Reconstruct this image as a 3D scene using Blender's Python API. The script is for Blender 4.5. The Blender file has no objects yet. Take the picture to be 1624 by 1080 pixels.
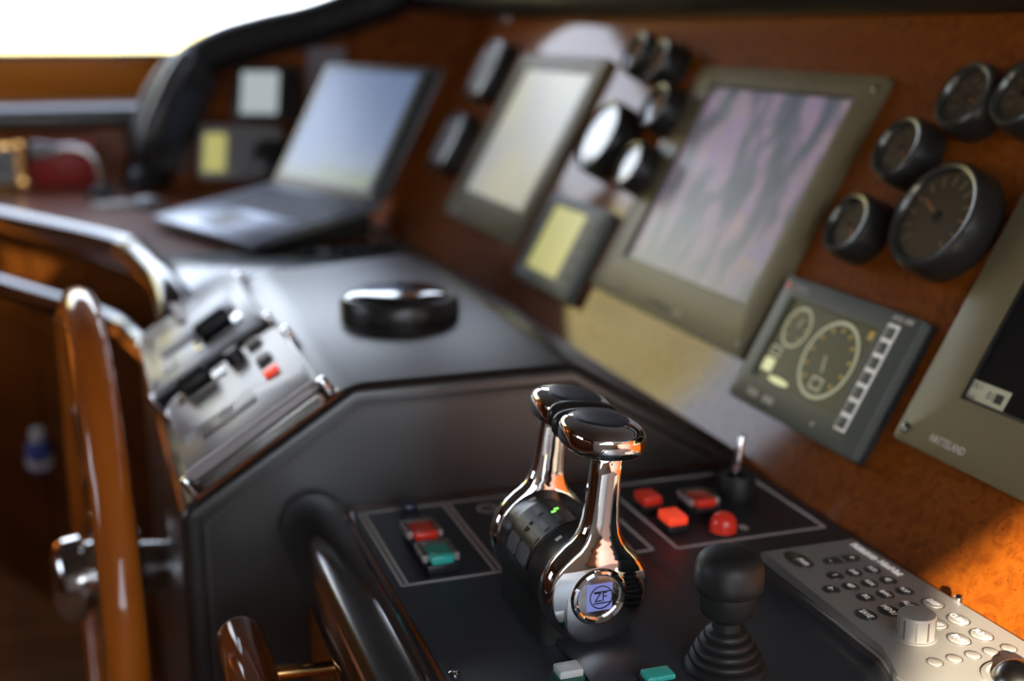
import bpy, bmesh, math, random
from mathutils import Matrix, Vector
random.seed(4)
scene = bpy.context.scene
col = scene.collection
R = math.radians
PI = math.pi

# ------------------------------------------------------------------ camera
# world: +X forward (towards the dash), +Y to port (along the dash), +Z up; z = 0 is the control panel top
YAW, PITCH = R(18.983), R(13.982)
cam_d = bpy.data.cameras.new('camera')
cam = bpy.data.objects.new('camera', cam_d); col.objects.link(cam)
fw = Vector((math.sin(YAW)*math.cos(PITCH), math.cos(YAW)*math.cos(PITCH), -math.sin(PITCH)))
cam.location = (0, 0, .55)
cam.rotation_euler = fw.to_track_quat('-Z', 'Y').to_euler()
cam_d.sensor_width = 36; cam_d.lens = 36*2000/1624
cam_d.clip_start = .02; cam_d.clip_end = 600
cam_d.dof.use_dof = True
cam_d.dof.focus_distance = 1.11
cam_d.dof.aperture_fstop = 2.15
cam_d.dof.aperture_blades = 7
scene.camera = cam

# ------------------------------------------------------------------ world, sun, exposure
w = bpy.data.worlds.new('sky'); scene.world = w; w.use_nodes = True
nt = w.node_tree; nt.nodes.clear()
tc = nt.nodes.new('ShaderNodeTexCoord'); sp = nt.nodes.new('ShaderNodeSeparateXYZ')
mr = nt.nodes.new('ShaderNodeMapRange'); mr.inputs[1].default_value = -.1; mr.inputs[2].default_value = .9
rp = nt.nodes.new('ShaderNodeValToRGB'); bg = nt.nodes.new('ShaderNodeBackground'); wo = nt.nodes.new('ShaderNodeOutputWorld')
e = rp.color_ramp.elements
e[0].position = .0; e[0].color = (.97, .98, 1, 1)
e[1].position = 1.0; e[1].color = (.46, .60, .92, 1)
a = e.new(.3); a.color = (.82, .90, 1.0, 1)
nt.links.new(tc.outputs['Generated'], sp.inputs[0]); nt.links.new(sp.outputs['Z'], mr.inputs[0])
nt.links.new(mr.outputs[0], rp.inputs[0]); nt.links.new(rp.outputs[0], bg.inputs[0]); nt.links.new(bg.outputs[0], wo.inputs[0])
bg.inputs[1].default_value = 6.5

sun_d = bpy.data.lights.new('sun', 'SUN'); sun = bpy.data.objects.new('sun', sun_d); col.objects.link(sun)
to_sun = Vector((-.45, -.80, .3063)).normalized()
sun.rotation_euler = to_sun.to_track_quat('Z', 'Y').to_euler()
sun_d.energy = 21.0; sun_d.color = (1, .85, .66); sun_d.angle = R(1.0)

scene.view_settings.view_transform = 'Standard'
scene.view_settings.look = 'None'
scene.view_settings.gamma = 1
scene.view_settings.use_curve_mapping = False
scene.view_settings.exposure = 0.1

# ------------------------------------------------------------------ materials
MATS = {}
def mat(name, color, rough=.5, metal=0, coat=0, spec=.5, bump=0, bscale=200, emit=None, estr=1, var=0, vscale=8, coat_rough=.05):
    m = bpy.data.materials.new(name); m.use_nodes = True
    n = m.node_tree; b = n.nodes['Principled BSDF']
    b.inputs['Base Color'].default_value = (*color, 1)
    b.inputs['Roughness'].default_value = rough
    b.inputs['Metallic'].default_value = metal
    b.inputs['Coat Weight'].default_value = coat
    b.inputs['Coat Roughness'].default_value = coat_rough
    b.inputs['Specular IOR Level'].default_value = spec
    if emit:
        b.inputs['Emission Color'].default_value = (*emit, 1); b.inputs['Emission Strength'].default_value = estr
    t = n.nodes.new('ShaderNodeTexCoord')
    if var:
        no = n.nodes.new('ShaderNodeTexNoise'); no.inputs['Scale'].default_value = vscale; no.inputs['Detail'].default_value = 5
        mx = n.nodes.new('ShaderNodeMix'); mx.data_type = 'RGBA'
        mx.inputs[6].default_value = (*[c*(1-var) for c in color], 1); mx.inputs[7].default_value = (*[min(1, c*(1+var)) for c in color], 1)
        n.links.new(t.outputs['Object'], no.inputs['Vector']); n.links.new(no.outputs['Fac'], mx.inputs[0]); n.links.new(mx.outputs[2], b.inputs['Base Color'])
    if bump:
        nb = n.nodes.new('ShaderNodeTexNoise'); nb.inputs['Scale'].default_value = bscale; nb.inputs['Detail'].default_value = 3
        bp = n.nodes.new('ShaderNodeBump'); bp.inputs['Strength'].default_value = bump; bp.inputs['Distance'].default_value = .001
        n.links.new(t.outputs['Object'], nb.inputs['Vector']); n.links.new(nb.outputs['Fac'], bp.inputs['Height']); n.links.new(bp.outputs[0], b.inputs['Normal'])
    MATS[name] = m
    return m

def burl_mat(name, cols, coat=.5, scale=30, rough=.6, coat_rough=.075):
    m = mat(name, cols[1], rough, coat=coat, coat_rough=coat_rough, spec=.05)
    n = m.node_tree; b = n.nodes['Principled BSDF']
    t = n.nodes.new('ShaderNodeTexCoord')
    a = n.nodes.new('ShaderNodeTexNoise'); a.inputs['Scale'].default_value = scale; a.inputs['Detail'].default_value = 8; a.inputs['Distortion'].default_value = 2.5; a.inputs['Roughness'].default_value = .62
    r = n.nodes.new('ShaderNodeValToRGB'); r.color_ramp.elements[0].position = .3; r.color_ramp.elements[0].color = (*cols[0], 1)
    r.color_ramp.elements[1].position = .72; r.color_ramp.elements[1].color = (*cols[2], 1)
    q = r.color_ramp.elements.new(.5); q.color = (*cols[1], 1)
    nz = n.nodes.new('ShaderNodeTexNoise'); nz.inputs['Scale'].default_value = scale*3
    ad = n.nodes.new('ShaderNodeVectorMath'); ad.operation = 'MULTIPLY_ADD'; ad.inputs[1].default_value = (.03, .03, .03)
    vo = n.nodes.new('ShaderNodeTexVoronoi'); vo.inputs['Scale'].default_value = scale*5
    vr = n.nodes.new('ShaderNodeMapRange'); vr.inputs[1].default_value = .05; vr.inputs[2].default_value = .28; vr.inputs[3].default_value = .38; vr.inputs[4].default_value = 1
    mu = n.nodes.new('ShaderNodeMix'); mu.data_type = 'RGBA'; mu.blend_type = 'MULTIPLY'; mu.inputs[0].default_value = 1
    n.links.new(t.outputs['Object'], a.inputs['Vector']); n.links.new(a.outputs['Fac'], r.inputs[0])
    n.links.new(t.outputs['Object'], nz.inputs['Vector']); n.links.new(nz.outputs['Color'], ad.inputs[0]); n.links.new(t.outputs['Object'], ad.inputs[2])
    n.links.new(ad.outputs[0], vo.inputs['Vector']); n.links.new(vo.outputs['Distance'], vr.inputs[0])
    n.links.new(r.outputs[0], mu.inputs[6]); n.links.new(vr.outputs[0], mu.inputs[7]); n.links.new(mu.outputs[2], b.inputs['Base Color'])
    return m

def grain_mat(name, c0, c1, stretch, scale=6, coat=1.0, rough=.55):
    m = mat(name, c0, rough, coat=coat, spec=.08)
    n = m.node_tree; b = n.nodes['Principled BSDF']
    t = n.nodes.new('ShaderNodeTexCoord'); mp = n.nodes.new('ShaderNodeMapping'); mp.inputs['Scale'].default_value = stretch
    a = n.nodes.new('ShaderNodeTexNoise'); a.inputs['Scale'].default_value = scale; a.inputs['Detail'].default_value = 7; a.inputs['Distortion'].default_value = .6
    mx = n.nodes.new('ShaderNodeMix'); mx.data_type = 'RGBA'; mx.inputs[6].default_value = (*c0, 1); mx.inputs[7].default_value = (*c1, 1)
    r = n.nodes.new('ShaderNodeMapRange'); r.inputs[1].default_value = .35; r.inputs[2].default_value = .65
    n.links.new(t.outputs['Object'], mp.inputs['Vector']); n.links.new(mp.outputs[0], a.inputs['Vector']); n.links.new(a.outputs['Fac'], r.inputs[0])
    n.links.new(r.outputs[0], mx.inputs[0]); n.links.new(mx.outputs[2], b.inputs['Base Color'])
    return m

def glass_mat(name, tint=(1, 1, 1), rough=.0, ior=1.5):
    m = bpy.data.materials.new(name); m.use_nodes = True; n = m.node_tree; n.nodes.clear()
    o = n.nodes.new('ShaderNodeOutputMaterial'); mx = n.nodes.new('ShaderNodeMixShader'); tr = n.nodes.new('ShaderNodeBsdfTransparent'); g = n.nodes.new('ShaderNodeBsdfGlossy'); f = n.nodes.new('ShaderNodeMath'); f.operation = 'MULTIPLY_ADD'; f0 = ((ior-1)/(ior+1))**2
    lw = n.nodes.new('ShaderNodeLayerWeight'); lw.inputs[0].default_value = .5
    pw = n.nodes.new('ShaderNodeMath'); pw.operation = 'POWER'; pw.inputs[1].default_value = 5
    f.inputs[1].default_value = 1-f0; f.inputs[2].default_value = f0
    n.links.new(lw.outputs['Facing'], pw.inputs[0]); n.links.new(pw.outputs[0], f.inputs[0])
    tr.inputs[0].default_value = (*tint, 1); g.inputs['Roughness'].default_value = rough
    n.links.new(f.outputs[0], mx.inputs[0]); n.links.new(tr.outputs[0], mx.inputs[1]); n.links.new(g.outputs[0], mx.inputs[2]); n.links.new(mx.outputs[0], o.inputs[0])
    MATS[name] = m
    return m

burl = burl_mat('burl_veneer', ((.17, .036, .003), (.265, .063, .004), (.335, .089, .007)))
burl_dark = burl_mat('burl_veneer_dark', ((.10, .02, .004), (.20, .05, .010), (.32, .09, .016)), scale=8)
wheel_wood = grain_mat('varnished_rim_wood', (.40, .085, .006), (.62, .17, .016), (1, .25, .25), 10)
rail_wood = grain_mat('varnished_rail_wood', (.16, .030, .006), (.27, .06, .012), (1, .2, 1), 14)
cabinet_wood = grain_mat('cabinet_wood', (.06, .016, .004), (.10, .027, .006), (.3, .3, 2), 5, coat=.5)
wall_wood = grain_mat('wall_wood', (.50, .14, .010), (.64, .20, .018), (.25, 1, 2), 4, coat=.08)
desk_wood = grain_mat('desk_wood', (.20, .055, .016), (.28, .08, .026), (1, .2, 1), 5, coat=.15)
teak = grain_mat('teak_floor', (.20, .10, .045), (.28, .15, .07), (.2, 2, 1), 5, coat=.2)
leather = mat('console_leather', (.022, .018, .0145), .36, spec=.7, coat=.40, coat_rough=.30, bump=.02, bscale=420, var=.12, vscale=5)
leather_blk = mat('armrest_leather', (.018, .015, .013), .13, spec=1.0, bump=.03, bscale=300)
brow_leather = mat('brow_leather', (.012, .011, .010), .5, spec=.4, bump=.25, bscale=300)
pad_leather = mat('pad_leather', (.05, .05, .055), .22, spec=.8, bump=.02, bscale=300)
stitch = mat('stitch_thread', (.13, .11, .09), .7)
panel_blk = mat('black_panel', (.046, .050, .060), .38, spec=.5, bump=.03, bscale=900)
print_w = mat('printed_line', (.80, .72, .66), .6)
chrome = mat('chrome', (.92, .91, .90), .035, metal=1)
steel = mat('polished_steel', (.78, .76, .74), .10, metal=1)
brass = mat('brass', (.80, .45, .16), .18, metal=1)
gunmetal = mat('gunmetal', (.26, .25, .23), .25, metal=1)
silver = mat('silver_paint', (.41, .395, .35), .42, metal=.10, spec=.6)
silver_dk = mat('silver_edge', (.20, .17, .15), .38, metal=.4)
rubber = mat('black_rubber', (.018, .018, .017), .48, spec=.45, bump=.04, bscale=600)
satin = mat('satin_black', (.027, .026, .023), .30, spec=.5, bump=.02, bscale=900)
gloss_blk = mat('gloss_black', (.008, .009, .011), .10, coat=1)
key_dk = mat('key_dark', (.050, .048, .042), .38, spec=.6)
key_grey = mat('key_grey', (.15, .15, .15), .4)
legend = mat('key_legend', (.85, .83, .78), .5, emit=(1, .94, .88), estr=.22)  # backlit keys; plain lettering gets the same glow to look bright in shade
bezel = mat('bezel_paint', (.21, .165, .085), .42, spec=.5, var=.06, vscale=3)
bezel_dk = mat('bezel_dark', (.07, .075, .065), .40)
bezel_gr = mat('bezel_grey', (.11, .12, .105), .45)
box_grey = mat('box_grey', (.42, .39, .38), .34, metal=.2, spec=.6)
box_pale = mat('box_pale', (.55, .57, .60), .30, spec=.6)
box_frame = mat('box_frame', (.025, .025, .025), .35)
red = mat('red_lens', (.75, .035, .02), .30, coat=.5, emit=(1, .05, .02), estr=.12)
red_lit = mat('red_lens_lit', (.85, .05, .02), .30, coat=.5, emit=(1, .07, .025), estr=.65)
teal = mat('teal_lens', (.03, .42, .36), .30, coat=.5, emit=(.05, .6, .5), estr=.10)
white_cap = mat('white_cap', (.72, .80, .76), .35)
green_body = mat('green_body', (.01, .10, .07), .35)
red_paint = mat('red_paint', (.42, .012, .006), .4)
paper = mat('paper', (.75, .72, .68), .8)
sticker = mat('sticker_paper', (.82, .78, .55), .6)
sticker_ink = mat('sticker_ink', (.05, .05, .04), .6)
scr_off = mat('screen_off', (.012, .011, .012), .16, spec=.6)
lcd_yel = mat('lcd_yellow', (.30, .29, .10), .3, emit=(.62, .58, .20), estr=.62)
lcd_dark = mat('lcd_dark', (.022, .021, .014), .35, spec=.25, emit=(.08, .075, .035), estr=.35)
lcd_line = mat('lcd_line', (.3, .3, .2), .4, emit=(.62, .62, .42), estr=.35)
lcd_amber = mat('lcd_amber', (.3, .2, .04), .4, emit=(.6, .38, .05), estr=.30)
lcd_glow = mat('lcd_glow', (.5, .5, .3), .4, emit=(.85, .85, .45), estr=.6)
dial = mat('dial_face', (.16, .125, .085), .40)
gauge_bez = mat('gauge_bezel', (.055, .055, .045), .28, metal=.3, spec=.6)
dial_mark = mat('dial_mark', (.55, .42, .28), .5)
needle_m = mat('needle', (.75, .28, .16), .5)
blue_scr = mat('badge_blue', (.18, .22, .62), .3, emit=(.30, .36, .95), estr=.55)
badge_ink = mat('badge_ink', (.03, .03, .06), .4)
badge_back = mat('badge_back', (.45, .47, .52), .12, metal=.8)
led_green = mat('led_green', (.05, .5, .05), .4, emit=(.25, 1, .12), estr=1.6)
laptop_m = mat('laptop_shell', (.24, .26, .32), .32, metal=.6)
laptop_key = mat('laptop_keys', (.035, .037, .045), .5)
laptop_bez = mat('laptop_bezel', (.02, .021, .024), .3)
phone_blk = mat('phone_black', (.030, .031, .033), .24, spec=.8)
grey_pl = mat('grey_plastic', (.28, .27, .27), .4)
ceil_m = mat('headliner', (.10, .062, .034), .9, var=.05)
white_wall = mat('white_bulkhead', (.62, .60, .56), .45, var=.03)
frame_m = mat('window_frame', (.06, .045, .03), .4)
blue_cloth = mat('blue_print', (.06, .09, .32), .6)
hill_m = mat('sunlit_scrub', (.64, .57, .25), .95, var=.5, vscale=.25)
water_m = mat('water', (.45, .55, .62), .15, bump=.3, bscale=1.5)
clear = glass_mat('window_glass', (.97, .98, 1), 0, 1.5)
lens = glass_mat('instrument_glass', (.92, .9, .86), .02, 1.65)
guard = glass_mat('clear_guard', (.85, .82, .78), .08, 1.55)

def screen_picture():
    m = mat('screen_picture', (.03, .03, .035), .30, spec=.4)
    n = m.node_tree; b = n.nodes['Principled BSDF']
    t = n.nodes.new('ShaderNodeTexCoord'); mp = n.nodes.new('ShaderNodeMapping'); mp.inputs['Scale'].default_value = (19, 8, 1); mp.inputs['Rotation'].default_value = (0, 0, .12)
    a = n.nodes.new('ShaderNodeTexNoise'); a.inputs['Scale'].default_value = 1.0; a.inputs['Detail'].default_value = 3; a.inputs['Distortion'].default_value = .35
    r = n.nodes.new('ShaderNodeValToRGB'); el = r.color_ramp.elements
    el[0].position = .30; el[0].color = (.10, .10, .15, 1); el[1].position = .75; el[1].color = (.52, .36, .36, 1)
    for p, c in ((.42, (.11, .13, .15, 1)), (.50, (.20, .17, .24, 1)), (.56, (.38, .27, .31, 1)), (.62, (.30, .22, .42, 1)), (.68, (.46, .30, .26, 1))):
        q = el.new(p); q.color = c
    sp = n.nodes.new('ShaderNodeSeparateXYZ'); mr = n.nodes.new('ShaderNodeMapRange'); mr.inputs[1].default_value = -.17; mr.inputs[2].default_value = .0; mr.inputs[3].default_value = .25; mr.inputs[4].default_value = 1
    mx = n.nodes.new('ShaderNodeMix'); mx.data_type = 'RGBA'; mx.inputs[6].default_value = (.13, .15, .16, 1)
    n.links.new(t.outputs['Object'], mp.inputs['Vector']); n.links.new(mp.outputs[0], a.inputs['Vector']); n.links.new(a.outputs['Fac'], r.inputs[0])
    n.links.new(t.outputs['Object'], sp.inputs[0]); n.links.new(sp.outputs['Y'], mr.inputs[0]); n.links.new(mr.outputs[0], mx.inputs[0]); n.links.new(r.outputs[0], mx.inputs[7])
    n.links.new(mx.outputs[2], b.inputs['Emission Color']); b.inputs['Emission Strength'].default_value = .55
    return m
scr_pic = screen_picture()

def screen_glare():  # pale emission stands in for window light reflected on the screen
    m = mat('screen_glare', (.04, .04, .04), .35, spec=.6)
    n = m.node_tree; b = n.nodes['Principled BSDF']
    t = n.nodes.new('ShaderNodeTexCoord'); a = n.nodes.new('ShaderNodeTexNoise'); a.inputs['Scale'].default_value = 4; a.inputs['Detail'].default_value = 1
    r = n.nodes.new('ShaderNodeValToRGB'); r.color_ramp.elements[0].position = .4; r.color_ramp.elements[0].color = (.36, .36, .34, 1); r.color_ramp.elements[1].position = .65; r.color_ramp.elements[1].color = (.44, .42, .30, 1)
    n.links.new(t.outputs['Object'], a.inputs['Vector']); n.links.new(a.outputs['Fac'], r.inputs[0]); n.links.new(r.outputs[0], b.inputs['Emission Color']); b.inputs['Emission Strength'].default_value = .85
    return m
scr_glare = screen_glare()

def screen_field():
    # laptop wallpaper: blue sky over a green-yellow field
    m = mat('screen_field', (.03, .03, .04), .25)
    n = m.node_tree; b = n.nodes['Principled BSDF']
    t = n.nodes.new('ShaderNodeTexCoord'); sp = n.nodes.new('ShaderNodeSeparateXYZ'); no = n.nodes.new('ShaderNodeTexNoise'); no.inputs['Scale'].default_value = 6
    ma = n.nodes.new('ShaderNodeMath'); ma.operation = 'MULTIPLY_ADD'; ma.inputs[1].default_value = .10
    r = n.nodes.new('ShaderNodeValToRGB'); el = r.color_ramp.elements
    el[0].position = .06; el[0].color = (.20, .23, .24, 1); el[1].position = 1; el[1].color = (.20, .30, .55, 1)
    for p, c in ((.14, (.22, .27, .07, 1)), (.24, (.26, .30, .12, 1)), (.33, (.26, .34, .45, 1)), (.5, (.20, .29, .52, 1))):
        q = el.new(p); q.color = c
    mr = n.nodes.new('ShaderNodeMapRange'); mr.inputs[1].default_value = 0; mr.inputs[2].default_value = .36
    n.links.new(t.outputs['Object'], sp.inputs[0]); n.links.new(t.outputs['Object'], no.inputs['Vector']); n.links.new(no.outputs['Fac'], ma.inputs[0]); n.links.new(sp.outputs['Y'], ma.inputs[2])
    n.links.new(ma.outputs[0], mr.inputs[0]); n.links.new(mr.outputs[0], r.inputs[0]); n.links.new(r.outputs[0], b.inputs['Emission Color']); b.inputs['Emission Strength'].default_value = .46
    return m
scr_field = screen_field()

# ------------------------------------------------------------------ helpers
def link(name, me, m, parent=None, mtx=None, loc=None, rot=None):
    o = bpy.data.objects.new(name, me); col.objects.link(o)
    if m is not None and not me.materials: me.materials.append(m)
    if parent is not None: o.parent = parent
    if mtx is not None: o.matrix_basis = mtx
    if loc is not None: o.location = loc
    if rot is not None: o.rotation_euler = rot
    return o
def build(name, bm, m, parent=None, loc=None, rot=None, mtx=None, sharp=35):
    bmesh.ops.recalc_face_normals(bm, faces=bm.faces[:])
    me = bpy.data.meshes.new(name); bm.to_mesh(me); bm.free()
    me.shade_smooth(); me.set_sharp_from_angle(angle=R(sharp))
    return link(name, me, m, parent, mtx, loc, rot)
def tag(o, label=None, cat=None, group=None, kind=None):
    if label: o['label'] = label
    if cat: o['category'] = cat
    if group: o['group'] = group
    if kind: o['kind'] = kind
    return o
def thing(name, label, cat, mtx=None, group=None):
    o = bpy.data.objects.new(name, None); col.objects.link(o); o.empty_display_size = .02
    if mtx is not None: o.matrix_basis = mtx
    return tag(o, label, cat, group)
def frame(origin, ex, ey):
    ex = Vector(ex).normalized(); ey = Vector(ey).normalized(); ez = ex.cross(ey)
    return Matrix(((ex.x, ey.x, ez.x, origin[0]), (ex.y, ey.y, ez.y, origin[1]), (ex.z, ey.z, ez.z, origin[2]), (0, 0, 0, 1)))
DA = R(29)
def dash(Y, s, o=0):       # a spot on the dash: x to starboard, y up the dash, z out of it
    return frame((.80 + s*math.sin(DA) - o*math.cos(DA), Y, s*math.cos(DA) + o*math.sin(DA)), (0, -1, 0), (math.sin(DA), 0, math.cos(DA)))
def desk(X, Y, z=0):       # a spot on a level top: x to starboard, y forward, z up
    return frame((X, Y, z), (0, -1, 0), (1, 0, 0))
SD = Vector((.2029, 0, .1315)).normalized(); SN = Vector((-SD.z, 0, SD.x))
def slant(s, Y, o=0):      # a spot on the sloping face of the console: x up the slope, y to port, z out of it
    p = Vector((.0793, Y, .0155)) + SD*s + SN*o
    return frame(p, SD, (0, 1, 0))

def add_box(bm, x0, x1, y0, y1, z0, z1, bev=0, seg=2):
    r = bmesh.ops.create_cube(bm, size=1)
    vs = r['verts']
    for v in vs:
        v.co = Vector((x0 + (v.co.x+.5)*(x1-x0), y0 + (v.co.y+.5)*(y1-y0), z0 + (v.co.z+.5)*(z1-z0)))
    if bev:
        es = list({e for v in vs for e in v.link_edges})
        bmesh.ops.bevel(bm, geom=es, offset=bev, segments=seg, profile=.5, affect='EDGES', clamp_overlap=True)
    return bm
def box(x0, x1, y0, y1, z0, z1, bev=0, seg=2): return add_box(bmesh.new(), x0, x1, y0, y1, z0, z1, bev, seg)
def add_prism(bm, pts, z0, z1, bev=0, seg=2):
    lo = [bm.verts.new((p[0], p[1], z0)) for p in pts]; hi = [bm.verts.new((p[0], p[1], z1)) for p in pts]
    n = len(pts); bm.faces.new(lo[::-1]); top = bm.faces.new(hi)
    for i in range(n): bm.faces.new((lo[i], lo[(i+1) % n], hi[(i+1) % n], hi[i]))
    if bev: bmesh.ops.bevel(bm, geom=list(top.edges), offset=bev, segments=seg, profile=.5, affect='EDGES', clamp_overlap=True)
    return bm
def prism(pts, z0, z1, bev=0, seg=2): return add_prism(bmesh.new(), pts, z0, z1, bev, seg)
def rrect(x0, x1, y0, y1, r, n=5):
    out = []
    for cx, cy, a0 in ((x1-r, y0+r, -90), (x1-r, y1-r, 0), (x0+r, y1-r, 90), (x0+r, y0+r, 180)):
        for k in range(n+1):
            a = R(a0 + 90*k/n); out.append((cx + r*math.cos(a), cy + r*math.sin(a)))
    return out
def ell(cx, cy, a, b, n=28, rot=0, ex=1.0):
    out = []
    for k in range(n):
        t = 2*PI*k/n; c, s = math.cos(t), math.sin(t)
        x = a*math.copysign(abs(c)**ex, c); y = b*math.copysign(abs(s)**ex, s)
        out.append((cx + x*math.cos(rot) - y*math.sin(rot), cy + x*math.sin(rot) + y*math.cos(rot)))
    return out
def add_lathe(bm, prof, seg=40, axis='Z', center=(0, 0, 0), sx=1, sy=1, closed=False):
    rings = []
    for r, z in prof:
        if r < 1e-7: rings.append([(0, 0, z)])
        else: rings.append([(r*math.cos(2*PI*k/seg)*sx, r*math.sin(2*PI*k/seg)*sy, z) for k in range(seg)])
    c = Vector(center); vr = []
    for ring in rings:
        L = []
        for p in ring:
            if axis == 'X': p = (p[2], p[0], p[1])
            elif axis == 'Y': p = (p[1], p[2], p[0])
            L.append(bm.verts.new(Vector(p) + c))
        vr.append(L)
    for A_, B_ in list(zip(vr[:-1], vr[1:])) + ([(vr[-1], vr[0])] if closed else []):
        for k in range(seg):
            k2 = (k+1) % seg
            if len(A_) == 1 and len(B_) == 1: break
            if len(A_) == 1: bm.faces.new((A_[0], B_[k], B_[k2]))
            elif len(B_) == 1: bm.faces.new((A_[k], A_[k2], B_[0]))
            else: bm.faces.new((A_[k], A_[k2], B_[k2], B_[k]))
    for L in (vr[0], vr[-1]):
        if len(L) > 2 and not closed: bm.faces.new(L)
    return bm
def lathe(prof, seg=40, axis='Z', center=(0, 0, 0), sx=1, sy=1, closed=False): return add_lathe(bmesh.new(), prof, seg, axis, center, sx, sy, closed)
def add_tube(bm, pts, rad, seg=14, closed=False, round_ends=0):
    pts = [Vector(p) for p in pts]; n = len(pts)
    rads = list(rad) if isinstance(rad, (list, tuple)) else [rad]*n
    tans = []
    for i in range(n):
        a = pts[i-1] if (i or closed) else pts[i]; b = pts[(i+1) % n] if (i < n-1 or closed) else pts[i]
        tans.append((b-a).normalized())
    up = Vector((0, 0, 1)) if abs(tans[0].z) < .9 else Vector((1, 0, 0))
    u = (up - tans[0]*up.dot(tans[0])).normalized(); rings = []
    def ring(p, u_, t, r):
        v_ = t.cross(u_); return [bm.verts.new(p + (u_*math.cos(2*PI*k/seg) + v_*math.sin(2*PI*k/seg))*r) for k in range(seg)]
    for i in range(n):
        t = tans[i]; u = (u - t*u.dot(t)).normalized()
        if i == 0 and not closed and round_ends:
            for q in (80, 60, 40, 20):
                rings.append(ring(pts[0] - t*rads[0]*round_ends*math.sin(R(q)), u, t, rads[0]*math.cos(R(q))))
        rings.append(ring(pts[i], u, t, rads[i]))
        if i == n-1 and not closed and round_ends:
            for q in (20, 40, 60, 80):
                rings.append(ring(pts[i] + t*rads[i]*round_ends*math.sin(R(q)), u, t, rads[i]*math.cos(R(q))))
    prs = list(zip(rings[:-1], rings[1:]))
    if closed: prs.append((rings[-1], rings[0]))
    for A_, B_ in prs:
        for k in range(seg): bm.faces.new((A_[k], A_[(k+1) % seg], B_[(k+1) % seg], B_[k]))
    if not closed: bm.faces.new(rings[0]); bm.faces.new(rings[-1])
    return bm
def tube(pts, rad, seg=14, closed=False, round_ends=0): return add_tube(bmesh.new(), pts, rad, seg, closed, round_ends)
def smooth_path(pts, n=6):
    P = [Vector(p) for p in pts]; out = []
    for i in range(len(P)-1):
        p0 = P[max(i-1, 0)]; p1 = P[i]; p2 = P[i+1]; p3 = P[min(i+2, len(P)-1)]
        for k in range(n):
            t = k/n
            out.append(.5*((2*p1) + (p2-p0)*t + (2*p0-5*p1+4*p2-p3)*t*t + (3*p1-p0-3*p2+p3)*t**3))
    out.append(P[-1]); return out
def frame_ring(x0, x1, y0, y1, ix0, ix1, iy0, iy1, z0, z1, bev=.0012, r=.004):
    bm = bmesh.new()
    o = rrect(x0, x1, y0, y1, r, 3); i = rrect(ix0, ix1, iy0, iy1, .0015, 3); n = len(o)
    V = [[bm.verts.new((p[0], p[1], z)) for p in L] for L, z in ((o, z0), (o, z1), (i, z1), (i, z0))]
    tops = []
    for k in range(n):
        k2 = (k+1) % n
        bm.faces.new((V[0][k], V[0][k2], V[1][k2], V[1][k])); bm.faces.new((V[1][k], V[1][k2], V[2][k2], V[2][k]))
        bm.faces.new((V[2][k], V[2][k2], V[3][k2], V[3][k])); bm.faces.new((V[3][k], V[3][k2], V[0][k2], V[0][k]))
        e = bm.edges.get((V[1][k], V[1][k2])); tops.append(e)
    bmesh.ops.bevel(bm, geom=tops, offset=bev, segments=2, profile=.5, affect='EDGES')
    return bm
def text(name, body, size, m, parent, loc, rot=(0, 0, 0), thick=.0003, align='CENTER', squeeze=1.0, bold=0):
    cu = bpy.data.curves.new(name, 'FONT'); cu.body = body; cu.size = size; cu.extrude = thick; cu.align_x = align; cu.align_y = 'CENTER'; cu.resolution_u = 2; cu.offset = bold
    t = bpy.data.objects.new(name, cu); col.objects.link(t)
    dg = bpy.context.evaluated_depsgraph_get(); me = bpy.data.meshes.new_from_object(t.evaluated_get(dg))
    bpy.data.objects.remove(t); bpy.data.curves.remove(cu)
    me.name = name; me.materials.clear(); me.materials.append(m)
    o = link(name, me, m, parent, loc=loc, rot=rot); o.scale = (squeeze, 1, 1)
    return o
def copy_tree(o, parent=None):
    c = o.copy(); col.objects.link(c); c.parent = parent
    for k in ('label', 'category', 'group', 'kind'):
        if k in o: c[k] = o[k]
    for ch in list(o.children): copy_tree(ch, c)
    return c
def struct(o): o['kind'] = 'structure'; return o

# ------------------------------------------------------------------ the wheelhouse shell
FL, CE = -.95, 1.38
XA, XF, YS, YP = -2.4, 1.9, -.95, 4.3
struct(build('floor', box(XA, XF, YS, YP, FL-.05, FL), teak))
struct(build('ceiling', box(XA, XF+.3, YS-.1, YP+.1, CE, CE+.08), ceil_m))
def wall_yz(name, y0, y1, outer, hole, m):
    # a wall in the X-Z plane with one window opening given as a polygon
    bm = bmesh.new(); n = len(hole)
    (x0, x1, z0, z1) = outer
    oc = [(x0, z0), (x1, z0), (x1, z1), (x0, z1)]
    for pair in range(4):
        a, b = oc[pair], oc[(pair+1) % 4]; c, d = hole[(pair+1) % 4], hole[pair]
        q = [a, b, c, d]
        lo = [bm.verts.new((p[0], y0, p[1])) for p in q]; hi = [bm.verts.new((p[0], y1, p[1])) for p in q]
        bm.faces.new(lo); bm.faces.new(hi[::-1])
        for i in range(4): bm.faces.new((lo[i], hi[i], hi[(i+1) % 4], lo[(i+1) % 4]))
    return struct(build(name, bm, m))
port_hole = [(-1.12, .455), (1.10, .455), (1.10, 1.22), (-1.12, 1.22)]
bm = bmesh.new()
for (x0, x1, z0, z1) in ((XA, -1.12, FL, CE), (1.10, 1.20, FL, CE), (1.75, XF, FL, CE), (-1.12, 1.10, FL, .455), (-1.12, 1.10, 1.22, CE), (1.20, 1.75, FL, .74), (1.20, 1.75, 1.27, CE)):
    add_box(bm, x0, x1, YP, YP+.06, z0, z1)
struct(build('wall_port', bm, wall_wood))
added_port_hole = [(1.20, .74), (1.75, .74), (1.75, 1.27), (1.20, 1.27)]  # unseen pane added so the console top reflects more sky
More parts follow.
